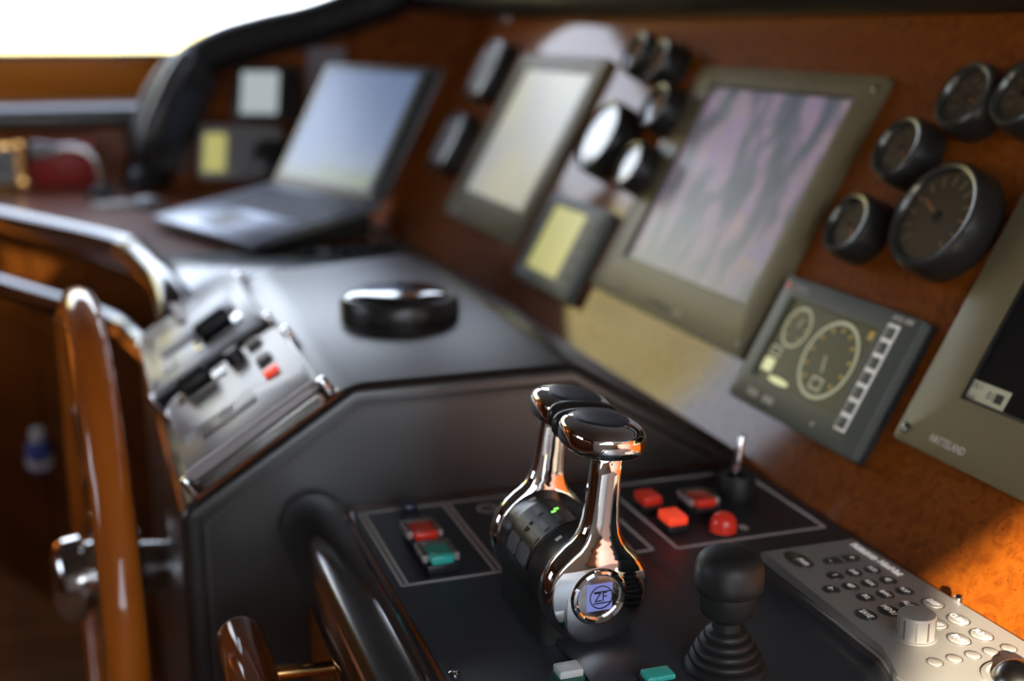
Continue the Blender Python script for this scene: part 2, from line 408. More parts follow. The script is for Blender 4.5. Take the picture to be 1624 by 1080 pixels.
star_hole = [(-.943, .30), (.75, .30), (.75, 1.20), (.275, 1.20)]  # unseen opening, aft edge slanted to cut the sun patch on dash and remote
wall_yz('wall_starboard', YS-.06, YS, (XA, XF, FL, CE), star_hole, white_wall)
def glazed(name, hole, y0, y1):
    w_ = tag(bpy.data.objects.new(name, None), kind='structure'); col.objects.link(w_)
    n = len(hole); ym = (y0+y1)/2
    cx = sum(p[0] for p in hole)/n; cz = sum(p[1] for p in hole)/n
    bm = bmesh.new(); V = []
    for f_, y in ((1, y0-.012), (1, y1+.012), (.955, y1+.012), (.955, y0-.012)):
        V.append([bm.verts.new((cx+(p[0]-cx)*f_, y, cz+(p[1]-cz)*f_)) for p in hole])
    for k in range(n):
        k2 = (k+1) % n
        for i in range(4):
            A_, B_ = V[i], V[(i+1) % 4]; bm.faces.new((A_[k], A_[k2], B_[k2], B_[k]))
    if name != 'window_2': build('window_frame', bm, frame_m, w_)
    else: bm.free()
    bm = bmesh.new(); bm.faces.new([bm.verts.new((p[0], ym, p[1])) for p in hole])
    build('pane', bm, clear, w_)
    return w_
glazed('window_1', port_hole, YP, YP+.06)
glazed('added_window_5', added_port_hole, YP, YP+.06)
glazed('window_2', star_hole, YS-.06, YS)
# aft wall with a broad window
def wall_x(name, x0, x1, outer, hole, m):
    bm = bmesh.new(); (a0, a1, z0, z1) = outer; (h0, h1, g0, g1) = hole
    for (p0, p1, q0, q1) in ((a0, a1, z0, g0), (a0, a1, g1, z1), (a0, h0, g0, g1), (h1, a1, g0, g1)):
        add_box(bm, x0, x1, p0, p1, q0, q1)
    return struct(build(name, bm, m))
wall_x('wall_aft', XA-.06, XA, (YS, YP, FL, CE), (1.3, 2.5, .45, 1.0), cabinet_wood)
w3 = struct(bpy.data.objects.new('window_3', None)); col.objects.link(w3)
build('pane', box(XA-.034, XA-.030, 1.3, 2.5, .45, 1.0), clear, w3)
build('window_frame', box(XA-.05, XA+.01, 1.85, 1.95, .45, 1.0), frame_m, w3)
# forward: coaming, low wall and windscreen
struct(build('wall_forward', box(XF-.08, XF, YS, YP, FL, .72), burl_dark))
struct(build('trim_1', box(1.16, XF-.08, YS, YP, .60, .64, .01), brow_leather))
w4 = struct(bpy.data.objects.new('window_4', None)); col.objects.link(w4)
for i in range(4):
    y0 = YS + (YP-YS)*i/4; y1 = YS + (YP-YS)*(i+1)/4
    build('pane', box(XF-.05, XF-.045, y0+.05, y1-.05, .72, 1.30), clear, w4)
for i in range(5):
    y0 = YS + (YP-YS)*i/4
    build('mullion', box(XF-.08, XF, y0-.06, y0+.06, .72, 1.30), frame_m, w4)
build('header', box(XF-.08, XF, YS, YP, 1.30, CE), frame_m, w4)
# outdoors: pale water and a sunlit scrubby bank on the port side
wat = build('water', box(-150, 150, -150, 260, -2.3, -2.25), water_m); tag(wat, kind='structure')
bm = bmesh.new(); NX, NZ = 60, 14; rows = []
for j in range(NZ+1):
    row = []
    for i in range(NX+1):
        x = -75 + 79*i/NX; t = j/NZ
        az = max(0, min(1, (-10-x)/9))
        hmax = 9.5 + 8.5*az*az*(3-2*az) + .7*math.sin(x*.31) + .5*math.sin(x*.83+1)  # unseen aft end raised so its yellow reflects along the dash foot
        z = -2.3 + hmax*t**.8
        y = 38 + 10*t + .8*math.sin(x*.9 + j*1.7) + .6*math.sin(x*2.3 + j)
        row.append(bm.verts.new((x, y, z)))
    rows.append(row)
for j in range(NZ):
    for i in range(NX): bm.faces.new((rows[j][i], rows[j][i+1], rows[j+1][i+1], rows[j+1][i]))
hill = build('hillside', bm, hill_m)
tag(hill, 'sunlit pale green bank of scrub seen through the side window', 'hillside')

# ------------------------------------------------------------------ the dashboard
def wing(t, up, o=0):
    ph = R(65); ln = R(18)
    dv = Vector((-math.sin(ph), math.cos(ph), 0)); nw = Vector((-math.cos(ph), -math.sin(ph), 0))
    u = -nw*math.sin(ln) + Vector((0, 0, math.cos(ln))); nl = nw*math.cos(ln) + Vector((0, 0, math.sin(ln)))
    return Vector((.86, 3.45, .10)) + dv*t + u*up + nl*o, -dv, u
def wingm(t, up, o=0): p, ex, ey = wing(t, up, o); return frame(p, ex, ey)
db = thing('dashboard', 'burl wood instrument dashboard with a black padded leather brow', 'dashboard', dash(1.7, 0))
bm = bmesh.new(); prof_f = [(.70, 0), (.40, 0)] + [(.10-.015*k, .5*(.015*k)**2) for k in range(0, 11)]
A_ = [[bm.verts.new((x, s_, o_)) for s_, o_ in prof_f] + [bm.verts.new((x, -.05, -.02)), bm.verts.new((x, .70, -.02))] for x in (-1.95, 2.6)]
nf = len(A_[0])
for k in range(nf): bm.faces.new((A_[0][k], A_[0][(k+1) % nf], A_[1][(k+1) % nf], A_[1][k]))
bm.faces.new(A_[0]); bm.faces.new(A_[1][::-1])
fas = build('fascia', bm, burl, db)
inv = db.matrix_basis.inverted()
pts = [(-.45, -.02), (.74, -.02), (.75, .10), (.735, .20), (.68, .30), (.58, .38), (.40, .44), (.2, .50), (0, .56), (-.45, .60)]
bw = prism([(-p[0], p[1]) for p in pts], -.02, 0)
build('wing_fascia', bw, burl_dark, db, mtx=inv @ wingm(0, 0))
bp = [dash(Y, .706, .02).translation for Y in (-.25, .4, 1.2, 2.0, 2.6, 3.0)]
bp += [wing(t, u, .01)[0] for t, u in ((-.06, .575), (.10, .535), (.27, .475), (.42, .440), (.54, .402), (.645, .335), (.712, .23), (.735, .10), (.735, -.01))]
bp = smooth_path(bp, 5)
build('brow', tube([inv @ p for p in bp], [.062]*len(bp), 18), brow_leather, db)

# ------------------------------------------------------------------ monitors in the dash
def monitor(Y, s, scr, label):
    o = thing('monitor', label, 'monitor', dash(Y, s), 'flush monitors in the dash')
    W_, H_ = .271, .2165
    sx0, sx1, sy0, sy1 = -.209, .216, -.147, .184
    bz = build('bezel', frame_ring(-W_, W_, -H_, H_, sx0, sx1, sy0, sy1, 0, .013, .0015, .007), bezel, o)
    build('screen', box(sx0, sx1, sy0, sy1, .001, .006), scr, o)
    build('screen_lip', frame_ring(sx0-.0002, sx1+.0002, sy0-.0002, sy1+.0002, sx0+.004, sx1-.004, sy0+.004, sy1-.004, .006, .0085, .0005, .001), box_frame, o)
    for x in (-W_+.014, W_-.014):
        for y in (-H_+.016, H_-.020):
            build('screw', lathe([(.0001, .0165), (.003, .0165), (.0055, .0150), (.0060, .0125)], 14), gunmetal, o, loc=(x, y, 0))
    return o
m1 = monitor(2.715, .332, scr_glare, 'flush grey monitor with a bright pale screen beside the laptop')
m2 = monitor(1.759, .330, scr_pic, 'flush grey monitor showing blurred pink and violet figures')
m3 = monitor(.866, .327, scr_off, 'flush olive-grey monitor with a dark screen and a paper sticker')
text('lettering', 'HATTELAND', .0125, print_w, m3, (-.187, -.1985, .0133), squeeze=.78)
text('lettering', 'JH 20T02', .010, print_w, m2, (.055, -.199, .0133), squeeze=.9)
for k in range(5): build('button', lathe([(.0042, .012), (.0042, .0145), (.003, .0152), (0, .0152)], 14), lcd_amber if k == 4 else bezel_dk, m2, loc=(-.035+.022*k, -.196, 0))
text('lettering', 'HATTELAND', .0125, print_w, m2, (-.187, -.1985, .0133), squeeze=.78)
text('lettering', 'HATTELAND', .0125, print_w, m1, (-.187, -.1985, .0133), squeeze=.78)
st = thing('sticker', 'cream paper sticker with printed codes on the dark screen corner', 'sticker', dash(1.0455, .189, .0062))
build('sheet', box(-.0325, .0325, -.0165, .0165, 0, .0004), sticker, st)
text('lettering', 'COL:1', .0085, sticker_ink, st, (-.019, .0105, .0005), squeeze=.9, thick=.0001)
text('lettering', 'NAVI.', .0085, sticker_ink, st, (-.020, -.004, .0005), squeeze=.9, thick=.0001)
text('lettering', '0145', .0125, sticker_ink, st, (.014, .005, .0005), thick=.0001)
text('lettering', '1. 000', .0085, sticker_ink, st, (.012, -.008, .0005), thick=.0001)
build('printed_block', box(.014, .026, .000, .0105, .0004, .0006), sticker_ink, st)

# ------------------------------------------------------------------ small displays in the dash
dsp = thing('display', 'slim grey display unit with a glowing yellow screen under round gauges', 'display', dash(2.226, .1565), None)
build('housing', frame_ring(-.152, .152, -.092, .092, -.110, .063, -.063, .071, 0, .020, .003, .006), bezel_gr, dsp)
build('screen', box(-.110, .063, -.063, .071, .001, .014), lcd_yel, dsp)
for k in range(4): build('key', box(.088, .128, .045-.032*k, .063-.032*k, .018, .022, .0015), bezel_dk, dsp)
text('lettering', 'FURUNO', .013, print_w, dsp, (-.09, -.078, .0203))

md = thing('display', 'dark grey engine display with two ring dials and a strip of keys', 'display', dash(1.316, .155))
build('housing', frame_ring(-.146, .146, -.0905, .0905, -.119, .078, -.052, .063, 0, .022, .003, .005), bezel_gr, md)
build('side_skirt', frame_ring(-.1465, .1465, -.091, .091, -.13, .13, -.075, .075, 0, .010, .001, .005), box_frame, md)
build('screen', box(-.119, .078, -.052, .063, .001, .017), lcd_dark, md)
def ringline(cx, cy, r, wd, z, n=40):
    bm = bmesh.new(); L = []
    for rr in (r-wd, r):
        for zz in (z, z+.0005): L.append([bm.verts.new((cx+rr*math.cos(2*PI*k/n), cy+rr*math.sin(2*PI*k/n), zz)) for k in range(n)])
    a, b, c, d = L
    for k in range(n):
        k2 = (k+1) % n
        for p, q in ((a, b), (b, d), (d, c), (c, a)): bm.faces.new((p[k], p[k2], q[k2], q[k]))
    return bm
build('ring_dial', ringline(-.078, .028, .0285, .0035, .0172), lcd_line, md)
build('ring_dial', ringline(.014, .005, .0525, .0045, .0172), lcd_line, md)
for k in range(11):
    a_ = R(225 - 27*k)
    build('tick', box(-.0018, .0018, -.003, .003, .0172, .0176), lcd_amber, md, loc=(.014+.041*math.cos(a_), .005+.041*math.sin(a_), 0), rot=(0, 0, a_-PI/2))
for k in range(7):
    a_ = R(225 - 45*k)
    build('tick', box(-.0013, .0013, -.002, .002, .0172, .0176), lcd_amber, md, loc=(-.078+.020*math.cos(a_), .028+.020*math.sin(a_), 0), rot=(0, 0, a_-PI/2))
build('needle', box(-.0012, .0012, 0, .022, .0174, .018), lcd_line, md, loc=(.014, -.012, 0), rot=(0, 0, R(20)))
build('needle', box(-.0008, .0008, 0, .014, .0174, .018), lcd_line, md, loc=(-.078, .028, 0), rot=(0, 0, R(-20)))
build('readout', frame_ring(.002, .026, -.036, -.019, .0045, .0235, -.0335, -.0215, .0172, .0176, .0001, .001), lcd_line, md)
build('readout', frame_ring(-.108, -.084, -.018, -.004, -.1055, -.0865, -.0155, -.0065, .0172, .0176, .0001, .001), lcd_line, md)
build('readout', prism(rrect(-.110, -.086, -.040, -.022, .001, 2), .0172, .0176), lcd_glow, md)
build('glow_bar', prism(ell(-.060, -.046, .024, .0045, 18), .0172, .0176), lcd_glow, md)
build('status_icon', box(.062, .074, .047, .058, .0172, .0176), lcd_amber, md)
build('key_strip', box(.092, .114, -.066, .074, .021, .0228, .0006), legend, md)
for k in range(7): build('key', box(.0945, .1115, -.063+.0197*k, -.0485+.0197*k, .0228, .0242, .0008), bezel_gr, md)
text('lettering', 'BÖNING', .010, print_w, md, (-.105, .077, .0223)); text('lettering', 'AHD 880', .010, print_w, md, (.112, .082, .0223))
build('logo_dot', prism(ell(-.135, .077, .0045, .0045, 16), .022, .0224), red, md)
for x in (-.092, -.054): build('printed_mark', prism(rrect(x-.013, x+.013, -.078, -.069, .002, 2), .022, .0224), print_w, md)
build('printed_mark', prism(ell(.052, -.074, .003, .003, 12), .022, .0224), print_w, md)

# ------------------------------------------------------------------ round gauges
def gauge(Y, s, rad, h_, label, group, ang, body=bezel_gr, marks=True):
    # Y, s: centre of the face as it stands out of the dash by h_
    o = thing('gauge', label, 'gauge', dash(Y, s), group)
    rb = rad
    build('barrel', lathe([(rb+.004, 0), (rb+.005, .004), (rb+.004, h_-.010), (rb+.002, h_-.004), (rb-.004, h_-.004), (rb-.004, .004)], 48), satin, o)
    build('bezel_ring', lathe([(rb+.0022, h_-.006), (rb+.001, h_-.001), (rb-.002, h_+.001), (rb-.006, h_), (rb-.009, h_-.006), (rb-.007, h_-.009)], 48, closed=True), gauge_bez, o)
    build('dial', lathe([(rb-.006, h_-.010), (rb-.006, h_-.0085), (0, h_-.0085)], 48), dial, o)
    if marks:
        n = 13 if rad > .055 else 7
        for k in range(n):
            a_ = R(225 - 270*k/(n-1)); L = rad*.10
            build('tick', box(-rad*.018, rad*.018, -L, L, h_-.0085, h_-.0080), dial_mark, o, loc=((rad-.020)*math.cos(a_), (rad-.020)*math.sin(a_), 0), rot=(0, 0, a_-PI/2))
        build('needle', box(-rad*.03, rad*.03, -.004, rad*.55, h_-.0080, h_-.0072), needle_m, o, rot=(0, 0, R(ang)))
        build('hub', lathe([(rad*.11, h_-.010), (rad*.10, h_-.006), (0, h_-.006)], 20), satin, o)
    build('glass', lathe([(rb-.007, h_-.005), (rb*.6, h_-.0046), (0, h_-.0044)], 40), lens, o)
    return o
G = 'round gauges beside the screens'
gb = gauge(1.2255, .364, .066, .042, 'large round gauge with black barrel between the two big monitors', G, 62)
build('odometer', box(-.016, .016, -.042, -.028, .031, .0325, .001), gloss_blk, gb)
gauge(1.377, .330, .040, .040, 'small round gauge beside the large gauge, low by the figure monitor', G, -130)
gauge(1.3575, .440, .041, .040, 'small round gauge above the large gauge, midway up the dash', G, -120)
gauge(1.285, .517, .042, .040, 'small round gauge near the brow above the large gauge', G, -110)
gauge(1.192, .527, .042, .040, 'small round gauge at the brow over the dark screen', G, -100)
G2 = 'round gauges between the monitors'
gauge(2.233, .375, .070, .050, 'large round gauge with sky-bright glass above the yellow display', G2, 40)
gauge(2.062, .449, .041, .050, 'small sky-bright round gauge beside the large one, at its upper side', G2, 30)
gauge(2.045, .335, .042, .050, 'small sky-bright round gauge beside the large one, at its lower side', G2, 30)
gauge(2.261, .549, .040, .050, 'small round gauge near the brow, paired, beside the pale screen', G2, 10)
gauge(2.150, .535, .040, .050, 'small round gauge near the brow, paired, beside the figure monitor', G2, 10)
# two rounded square instrument pods near the laptop
def pod(Y, s, label):
    o = thing('instrument_pod', label, 'instrument', dash(Y, s), 'rounded instrument pods beside the pale screen')
    build('case', prism(rrect(-.075, .075, -.080, .080, .032, 6), 0, .042, .006, 3), satin, o)
    build('cover', prism(rrect(-.066, .066, -.070, .070, .027, 6), .040, .0445, .002, 2), gunmetal, o)
    build('face', prism(rrect(-.055, .055, -.058, .058, .02, 6), .0445, .0452), grey_pl, o)
pod(3.13, .487, 'rounded black instrument pod up near the brow beside the pale screen')
pod(3.14, .283, 'rounded black instrument pod low by the laptop lid')

# ------------------------------------------------------------------ leather hump console
cs = thing('console', 'brown-grey leather covered console with a flat top and sloping face', 'console', Matrix.Translation((0, 1.385, 0)))
prof = [(.0793, FL), (.0793, .0155), (.2822, .147), (.5610, .148), (.795, .008), (.795, FL)]
bm = bmesh.new()
farY = lambda x: .70 + .36*max(0, min(.5, x-.25)) if x > .2 else .80
lo = [bm.verts.new((p[0], 0, p[1])) for p in prof]
hi = [bm.verts.new((p[0], (.80, .80, .745, .84, .86, .86)[i], p[1])) for i, p in enumerate(prof)]
f0 = bm.faces.new(lo); f1 = bm.faces.new(hi[::-1]); es = []
for i in range(len(prof)):
    j = (i+1) % len(prof); f = bm.faces.new((lo[i], hi[i], hi[j], lo[j]))
for e_ in bm.edges:
    zs = [v.co.z for v in e_.verts]
    if max(zs) > FL+.01: es.append(e_)
bmesh.ops.bevel(bm, geom=es, offset=.014, segments=4, profile=.5, affect='EDGES', clamp_overlap=True)
bm.faces.ensure_lookup_table()
build('body', bm, leather, cs, sharp=60)
# raised welt along the near edge, with stitches
edge = [(.0793, -.45), (.0793, .0155), (.2822, .147), (.561, .148), (.79, .010)]
def inset_path(ins):
    P = [Vector((p[0], 0, p[1])) for p in edge]; out = []
    for i, p in enumerate(P):
        d0 = (P[i]-P[i-1]).normalized() if i else (P[1]-P[0]).normalized()
        d1 = (P[i+1]-P[i]).normalized() if i < len(P)-1 else d0
        n0 = Vector((d0.z, 0, -d0.x)); n1 = Vector((d1.z, 0, -d1.x)); b_ = (n0+n1).normalized()
        out.append(p + b_*ins/max(.5, b_.dot(n0)))
    return out
ip = inset_path(.022)
build('welt', tube([p + Vector((0, .0005, 0)) for p in ip], .0028, 8), leather, cs)
st_bm = bmesh.new(); ip2 = inset_path(.029)
for a_, b_ in zip(ip2[:-1], ip2[1:]):
    L = (b_-a_).length; n = int(L/.009)
    for k in range(n):
        p = a_ + (b_-a_)*((k+.2)/n); q = a_ + (b_-a_)*((k+.75)/n)
        add_tube(st_bm, [p + Vector((0, -.0006, 0)), q + Vector((0, -.0006, 0))], .0011, 5)
so = build('stitching', st_bm, stitch, cs); so['kind'] = 'stuff'
tr = prism([(0, 0), (.205, 0), (.205, .026), (0, .026)], 0, .0022, .0008)  # strip in burl colour, painting an orange reflection on the leather edge
build('edge_reflection', tr, burl_dark, cs, mtx=cs.matrix_basis.inverted() @ slant(.022, 1.3855, .0003))

# round black cap on the console top
cp = thing('compass_cover', 'round black cap with a glossy domed lid on the console top', 'cover', Matrix.Translation((.425, 1.735, .148)))
build('ring', lathe([(.086, 0), (.087, .004), (.086, .022), (.083, .027), (.078, .028), (.078, .020), (0, .020)], 56), satin, cp)
build('lid', lathe([(.0775, .022), (.077, .028), (.070, .032), (.045, .0345), (0, .0355)], 56), gloss_blk, cp)

# ------------------------------------------------------------------ two control boxes on the sloping face
def corner_clamps(o, w_, h_, z):
    for sx in (-1, 1):
        for sy in (-1, 1):
            build('clamp', lathe([(.007, 0), (.007, z), (.0055, z+.004), (0, z+.005)], 16), steel, o, loc=(sx*(w_/2+.001), sy*(h_/2-.02), 0))
def control_box():
    o = thing('control_box', 'grey control box with black knobs and a red button on the console slope', 'control box', slant(.120, 1.548), 'control boxes on the console slope')
    build('base', prism(rrect(-.094, .094, -.157, .157, .012), 0, .016, .003), gunmetal, o)
    build('gasket', prism(rrect(-.091, .091, -.153, .153, .010), .016, .0175), box_frame, o)
    build('face_plate', prism(rrect(-.090, .090, -.152, .152, .010), .0175, .027, .005, 3), box_grey, o)
    build('lower_cover', prism([(-.088, -.146), (.088, -.146), (.088, -.085), (.055, -.068), (.020, -.034), (-.020, -.030), (-.088, -.032)], .027, .0315, .002), box_grey, o)
    build('groove', tube(smooth_path([(-.088, -.028, .027), (-.02, -.026, .027), (.022, -.030, .027), (.058, -.064, .027), (.088, -.080, .027)], 5), .0022, 8), silver_dk, o)
    build('label_plate', box(-.055, .022, -.092, -.042, .0315, .0328, .0006), silver_dk, o)
    build('paper_label', box(-.078, -.062, -.040-.03, -.040, .0315, .0325), paper, o); build('paper_label', box(-.028, -.008, -.072, -.046, .0328, .0335), paper, o)
    kn = build('lever_knob', tube([(-.056, .118, .040), (-.022, .118, .040)], .0135, 16, round_ends=.5), rubber, o)
    build('lever_slot', prism(rrect(-.074, .002, .100, .136, .006), .027, .029, .001), gunmetal, o)
    build('selector_knob', lathe([(.013, .027), (.012, .042), (.010, .045), (0, .045)], 20), rubber, o, loc=(.022, .118, 0))
    for x, y in ((.052, .142), (.053, .050)):
        b_ = build('push_button', box(-.011, .011, -.013, .013, .027, .032, .0015), box_frame, o, loc=(x, y-.008, 0))
        build('button_cap', box(-.0075, .0075, -.009, .009, .032, .0345, .001), paper, b_)
    build('red_button', box(-.010, .010, -.009, .009, .027, .034, .002), red_lit, o, loc=(.053, -.020, 0))
    corner_clamps(o, .19, .31, .018)
    return o
control_box()
fb = thing('control_box', 'pale control box shining in window light, with one dark recessed knob', 'control box', slant(.107, 1.965), 'control boxes on the console slope')
build('base', prism(rrect(-.098, .098, -.185, .185, .012), 0, .018, .003), box_frame, fb)
build('face_plate', prism(rrect(-.094, .094, -.180, .180, .012), .018, .027, .004, 3), box_pale, fb)
build('raised_plate', prism(rrect(-.064, .068, -.050, .140, .006), .027, .033, .002), box_pale, fb)
build('knob_recess', prism(rrect(-.012, .070, -.140, -.062, .012), .027, .0295, .001), gloss_blk, fb)
build('lever_knob', tube([(.008, -.100, .040), (.050, -.100, .040)], .014, 16, round_ends=.6), rubber, fb)
build('side_label', box(-.070, -.045, -.130, -.070, .027, .029), silver_dk, fb)
corner_clamps(fb, .196, .37, .018)

# ------------------------------------------------------------------ helm control desk
dk = thing('helm_desk', 'wooden helm desk with black control panel and padded leather edge roll', 'desk', Matrix.Translation((.2194, .9, 0)))
X0 = .2194
build('front', box(0, .02, -.60, .484, FL, -.012), burl, dk)
build('carcass', box(.02, .575, -.60, .484, FL, -.012), cabinet_wood, dk)
build('wood_border', box(.036, .572, -.60, .484, -.012, -.0012, .001), burl, dk)
build('panel', box(.049, .567, -.58, .472, -.004, 0, .0008), panel_blk, dk)
rp_ = [(.006, y, -.010) for y in (-.6, -.3, 0, .2, .40, .462)]
build('armrest_roll', tube(rp_, .0385, 28, round_ends=.75), leather_blk, dk)
def line(x0, y0, x1, y1, wd=.0030):
    d_ = Vector((x1-x0, y1-y0)); n_ = Vector((-d_.y, d_.x)).normalized()*wd/2
    q = [(x0+n_.x, y0+n_.y), (x0-n_.x, y0-n_.y), (x1-n_.x, y1-n_.y), (x1+n_.x, y1+n_.y)]
    bm = prism(q, 0, .0003); bmesh.ops.translate(bm, vec=(-X0, -.9, 0), verts=bm.verts[:])
    return build('printed_line', bm, print_w, dk)
for x in (.2785, .2845): line(x, 1.1515, x, 1.3595, .0036)
line(.2775, 1.1525, .558, 1.1525, .0045); line(.277, 1.357, .50, 1.357, .0052); line(.558, 1.1525, .558, 1.345, .004)
for x in (.379, .386): line(x, 1.157, x, 1.350, .0036)
line(.585, 1.1475, .7695, 1.1475, .0048); line(.585, 1.1475, .585, 1.346, .0044); line(.7695, 1.1475, .7695, 1.325, .0048); line(.585, 1.346, .735, 1.346, .0052)
def mark(pts):
    bm = prism(pts, 0, .0003); bmesh.ops.translate(bm, vec=(-X0, -.9, 0), verts=bm.verts[:]); build('printed_mark', bm, print_w, dk)
bm = ringline(.425-X0, 1.325-.9, .013, .004, .0, 20); build('printed_mark', bm, print_w, dk)
mark(ell(.418, 1.255, .012, .008, 14)); mark(ell(.430, 1.235, .008, .006, 12)); mark(ell(.6815, 1.176, .005, .008, 12)); mark(ell(.405, 1.20, .005, .009, 12))
def panel_screw(x, y):
    return build('screw', lathe([(.0052, 0), (.0050, .0022), (.0030, .0036), (.0014, .0030), (0, .0030)], 18), steel, dk, loc=(x-X0, y-.9, 0))
for x, y in ((.2775, .962), (.2715, 1.368), (.505, 1.362)): panel_screw(x, y)

# ------------------------------------------------------------------ twin lever throttle
th = thing('throttle_control', 'chrome twin lever throttle control on a black drum base', 'throttle', Matrix.Translation((.411, 1.04, 0)))
AX = .058
build('base', prism(rrect(-.043, .046, -.055, .066, .006), 0, .062, .0), satin, th)
build('drum', lathe([(0, -.0615), (.0455, -.0615), (.0475, -.059), (.0475, -.040), (.0485, -.037), (.0485, .040), (.0475, .043), (.0475, .059), (.0455, .0615), (0, .0615)], 72, 'Y', (0, 0, AX)), satin, th, sharp=25)
def drum_patch(y0, y1, a0, a1, rad, th_, n=8, rr=0):
    # a curved pad lying on the drum between angles a0..a1 (from aft, upward)
    bm = bmesh.new(); rings = []
    for r_ in (rad, rad+th_):
        g = []
        for i in range(n+1):
            a_ = R(a0 + (a1-a0)*i/n); ins = rr*(1 - math.sqrt(max(0, 1-(abs(2*i/n-1))**4)))
            g.append([bm.verts.new((-r_*math.cos(a_), y, AX + r_*math.sin(a_))) for y in (y0+ins, y1-ins)])
        rings.append(g)
    lo_, hi_ = rings
    for i in range(n):
        bm.faces.new((hi_[i][0], hi_[i+1][0], hi_[i+1][1], hi_[i][1])); bm.faces.new((lo_[i][0], lo_[i][1], lo_[i+1][1], lo_[i+1][0]))
        bm.faces.new((lo_[i][0], lo_[i+1][0], hi_[i+1][0], hi_[i][0])); bm.faces.new((lo_[i][1], hi_[i][1], hi_[i+1][1], lo_[i+1][1]))
    bm.faces.new((lo_[0][0], hi_[0][0], hi_[0][1], lo_[0][1])); bm.faces.new((lo_[n][0], lo_[n][1], hi_[n][1], hi_[n][0]))
    return bm
kp = build('keypad', drum_patch(-.030, .032, 4, 92, .0484, .0009, 18, .004), gloss_blk, th)
kp2 = build('keypad_face', drum_patch(-.0285, .0305, 6, 90, .0490, .0007, 18, .004), satin, kp)
for y0, y1 in ((-.024, -.001), (.003, .026)):
    build('key', drum_patch(y0, y1, 9, 30, .0496, .0014, 6, .003), key_grey, kp)
for y0, y1, a0, a1 in ((-.024, -.002, 37, 45), (.006, .026, 37, 45), (-.022, -.002, 54, 61), (.008, .026, 60, 67), (-.022, -.002, 72, 79), (.008, .026, 78, 85)):
    build('key', drum_patch(y0, y1, a0, a1, .0496, .0008, 4), key_dk, kp)
    build('key_legend', drum_patch(y0+.005, y1-.005, a0+3, a1-3, .0504, .0002, 3), key_grey, kp)
for y0, a0 in ((.0005, 40), (.0045, 47), (-.0005, 74), (.0035, 79)):
    build('led', drum_patch(y0, y0+.0022, a0, a0+5, .0496, .0010, 2), led_green if a0 > 60 else gloss_blk, kp)
build('pointer_mark', drum_patch(-.047, -.042, 56, 64, .0476, .0003, 2), print_w, th); build('pointer_mark', drum_patch(.044, .049, 66, 74, .0476, .0003, 2), print_w, th)

def lever_outline():
    # local x forward, y up from the drum axis
    L = []
    neck = [(.128, .0138), (.110, .0142), (.085, .0148), (.068, .0160), (.058, .0180), (.051, .0212), (.045, .0258), (.0405, .0310)]
    right = [(x, y) for y, x in neck]
    arc = [(.0505*math.cos(R(a_)), .0505*math.sin(R(a_))) for a_ in range(44, -225, -8)]
    left = [(-x, y) for y, x in neck[::-1]]
    return right + arc + left
def inset(pts, d_):
    n = len(pts); out = []
    for i in range(n):
        a_, b_, c_ = Vector(pts[i-1]), Vector(pts[i]), Vector(pts[(i+1) % n])
        d0, d1 = (b_-a_).normalized(), (c_-b_).normalized()
        t = (d0+d1).normalized(); nrm = Vector((t.y, -t.x))
        out.append(b_ + nrm*d_)
    return out
def lever(side, ang, parent):
    # side -1: the lever whose face looks to starboard; +1: its mirror
    o_l = lever_outline(); bm = bmesh.new(); rings = []
    cx_sign = 1
    # outline runs clockwise, so a negative shift along its right-hand normal goes inwards
    area = sum(o_l[i-1][0]*o_l[i][1] - o_l[i][0]*o_l[i-1][1] for i in range(len(o_l)))
    sg = -1 if area > 0 else 1
    for ins, y in ((.0035, -.0005), (.0, .003), (0, .0125), (.0012, .0180), (.0040, .0217), (.0075, .0236)):
        P = inset(o_l, sg*ins) if ins else [Vector(p) for p in o_l]
        ring = []
        for p in P:
            taper = max(0, min(1, (p.y-.035)/.06))          # the neck is slimmer than the disc
            yy = y*(1-.22*taper) + .0022*taper
            ring.append(bm.verts.new((p.x, side*(.0612 + yy), p.y)))
        rings.append(ring)
    n = len(o_l)
    for a_, b_ in zip(rings[:-1], rings[1:]):
        for k in range(n): bm.faces.new((a_[k], a_[(k+1) % n], b_[(k+1) % n], b_[k]))
    # fill the outer face by joining the two sides across the outline
    for ring in (rings[0], rings[-1]):
        i, j = 0, n-1
        while j - i > 2:
            bm.faces.new((ring[i], ring[i+1], ring[j-1], ring[j])); i += 1; j -= 1
        if j - i == 2: bm.faces.new((ring[i], ring[i+1], ring[j]))
    return build('lever', bm, chrome, parent, loc=(0, 0, AX), rot=(0, R(ang), 0), sharp=50)
def superell(a, b, c, e1, e2, nu=40, nv=22, center=(0, 0, 0), fz=None):
    def pw(x, e_): return math.copysign(abs(x)**e_, x)
    bm = bmesh.new(); rows = []
    for j in range(nv+1):
        v = -PI/2 + PI*j/nv
        if j in (0, nv): rows.append([bm.verts.new((center[0], center[1], center[2] + c*pw(math.sin(v), e1)))]); continue
        rows.append([bm.verts.new((center[0] + a*pw(math.cos(v), e1)*pw(math.cos(2*PI*i/nu), e2), center[1] + b*pw(math.cos(v), e1)*pw(math.sin(2*PI*i/nu), e2), center[2] + c*pw(math.sin(v), e1))) for i in range(nu)])
    for j in range(nv):
        A_, B_ = rows[j], rows[j+1]
        for i in range(nu):
            i2 = (i+1) % nu
            if len(A_) == 1: bm.faces.new((A_[0], B_[i], B_[i2]))
            elif len(B_) == 1: bm.faces.new((A_[i], A_[i2], B_[0]))
            else: bm.faces.new((A_[i], A_[i2], B_[i2], B_[i]))
    return bm
inlay_m = mat('grip_inlay', (.028, .034, .050), .34, spec=.6)
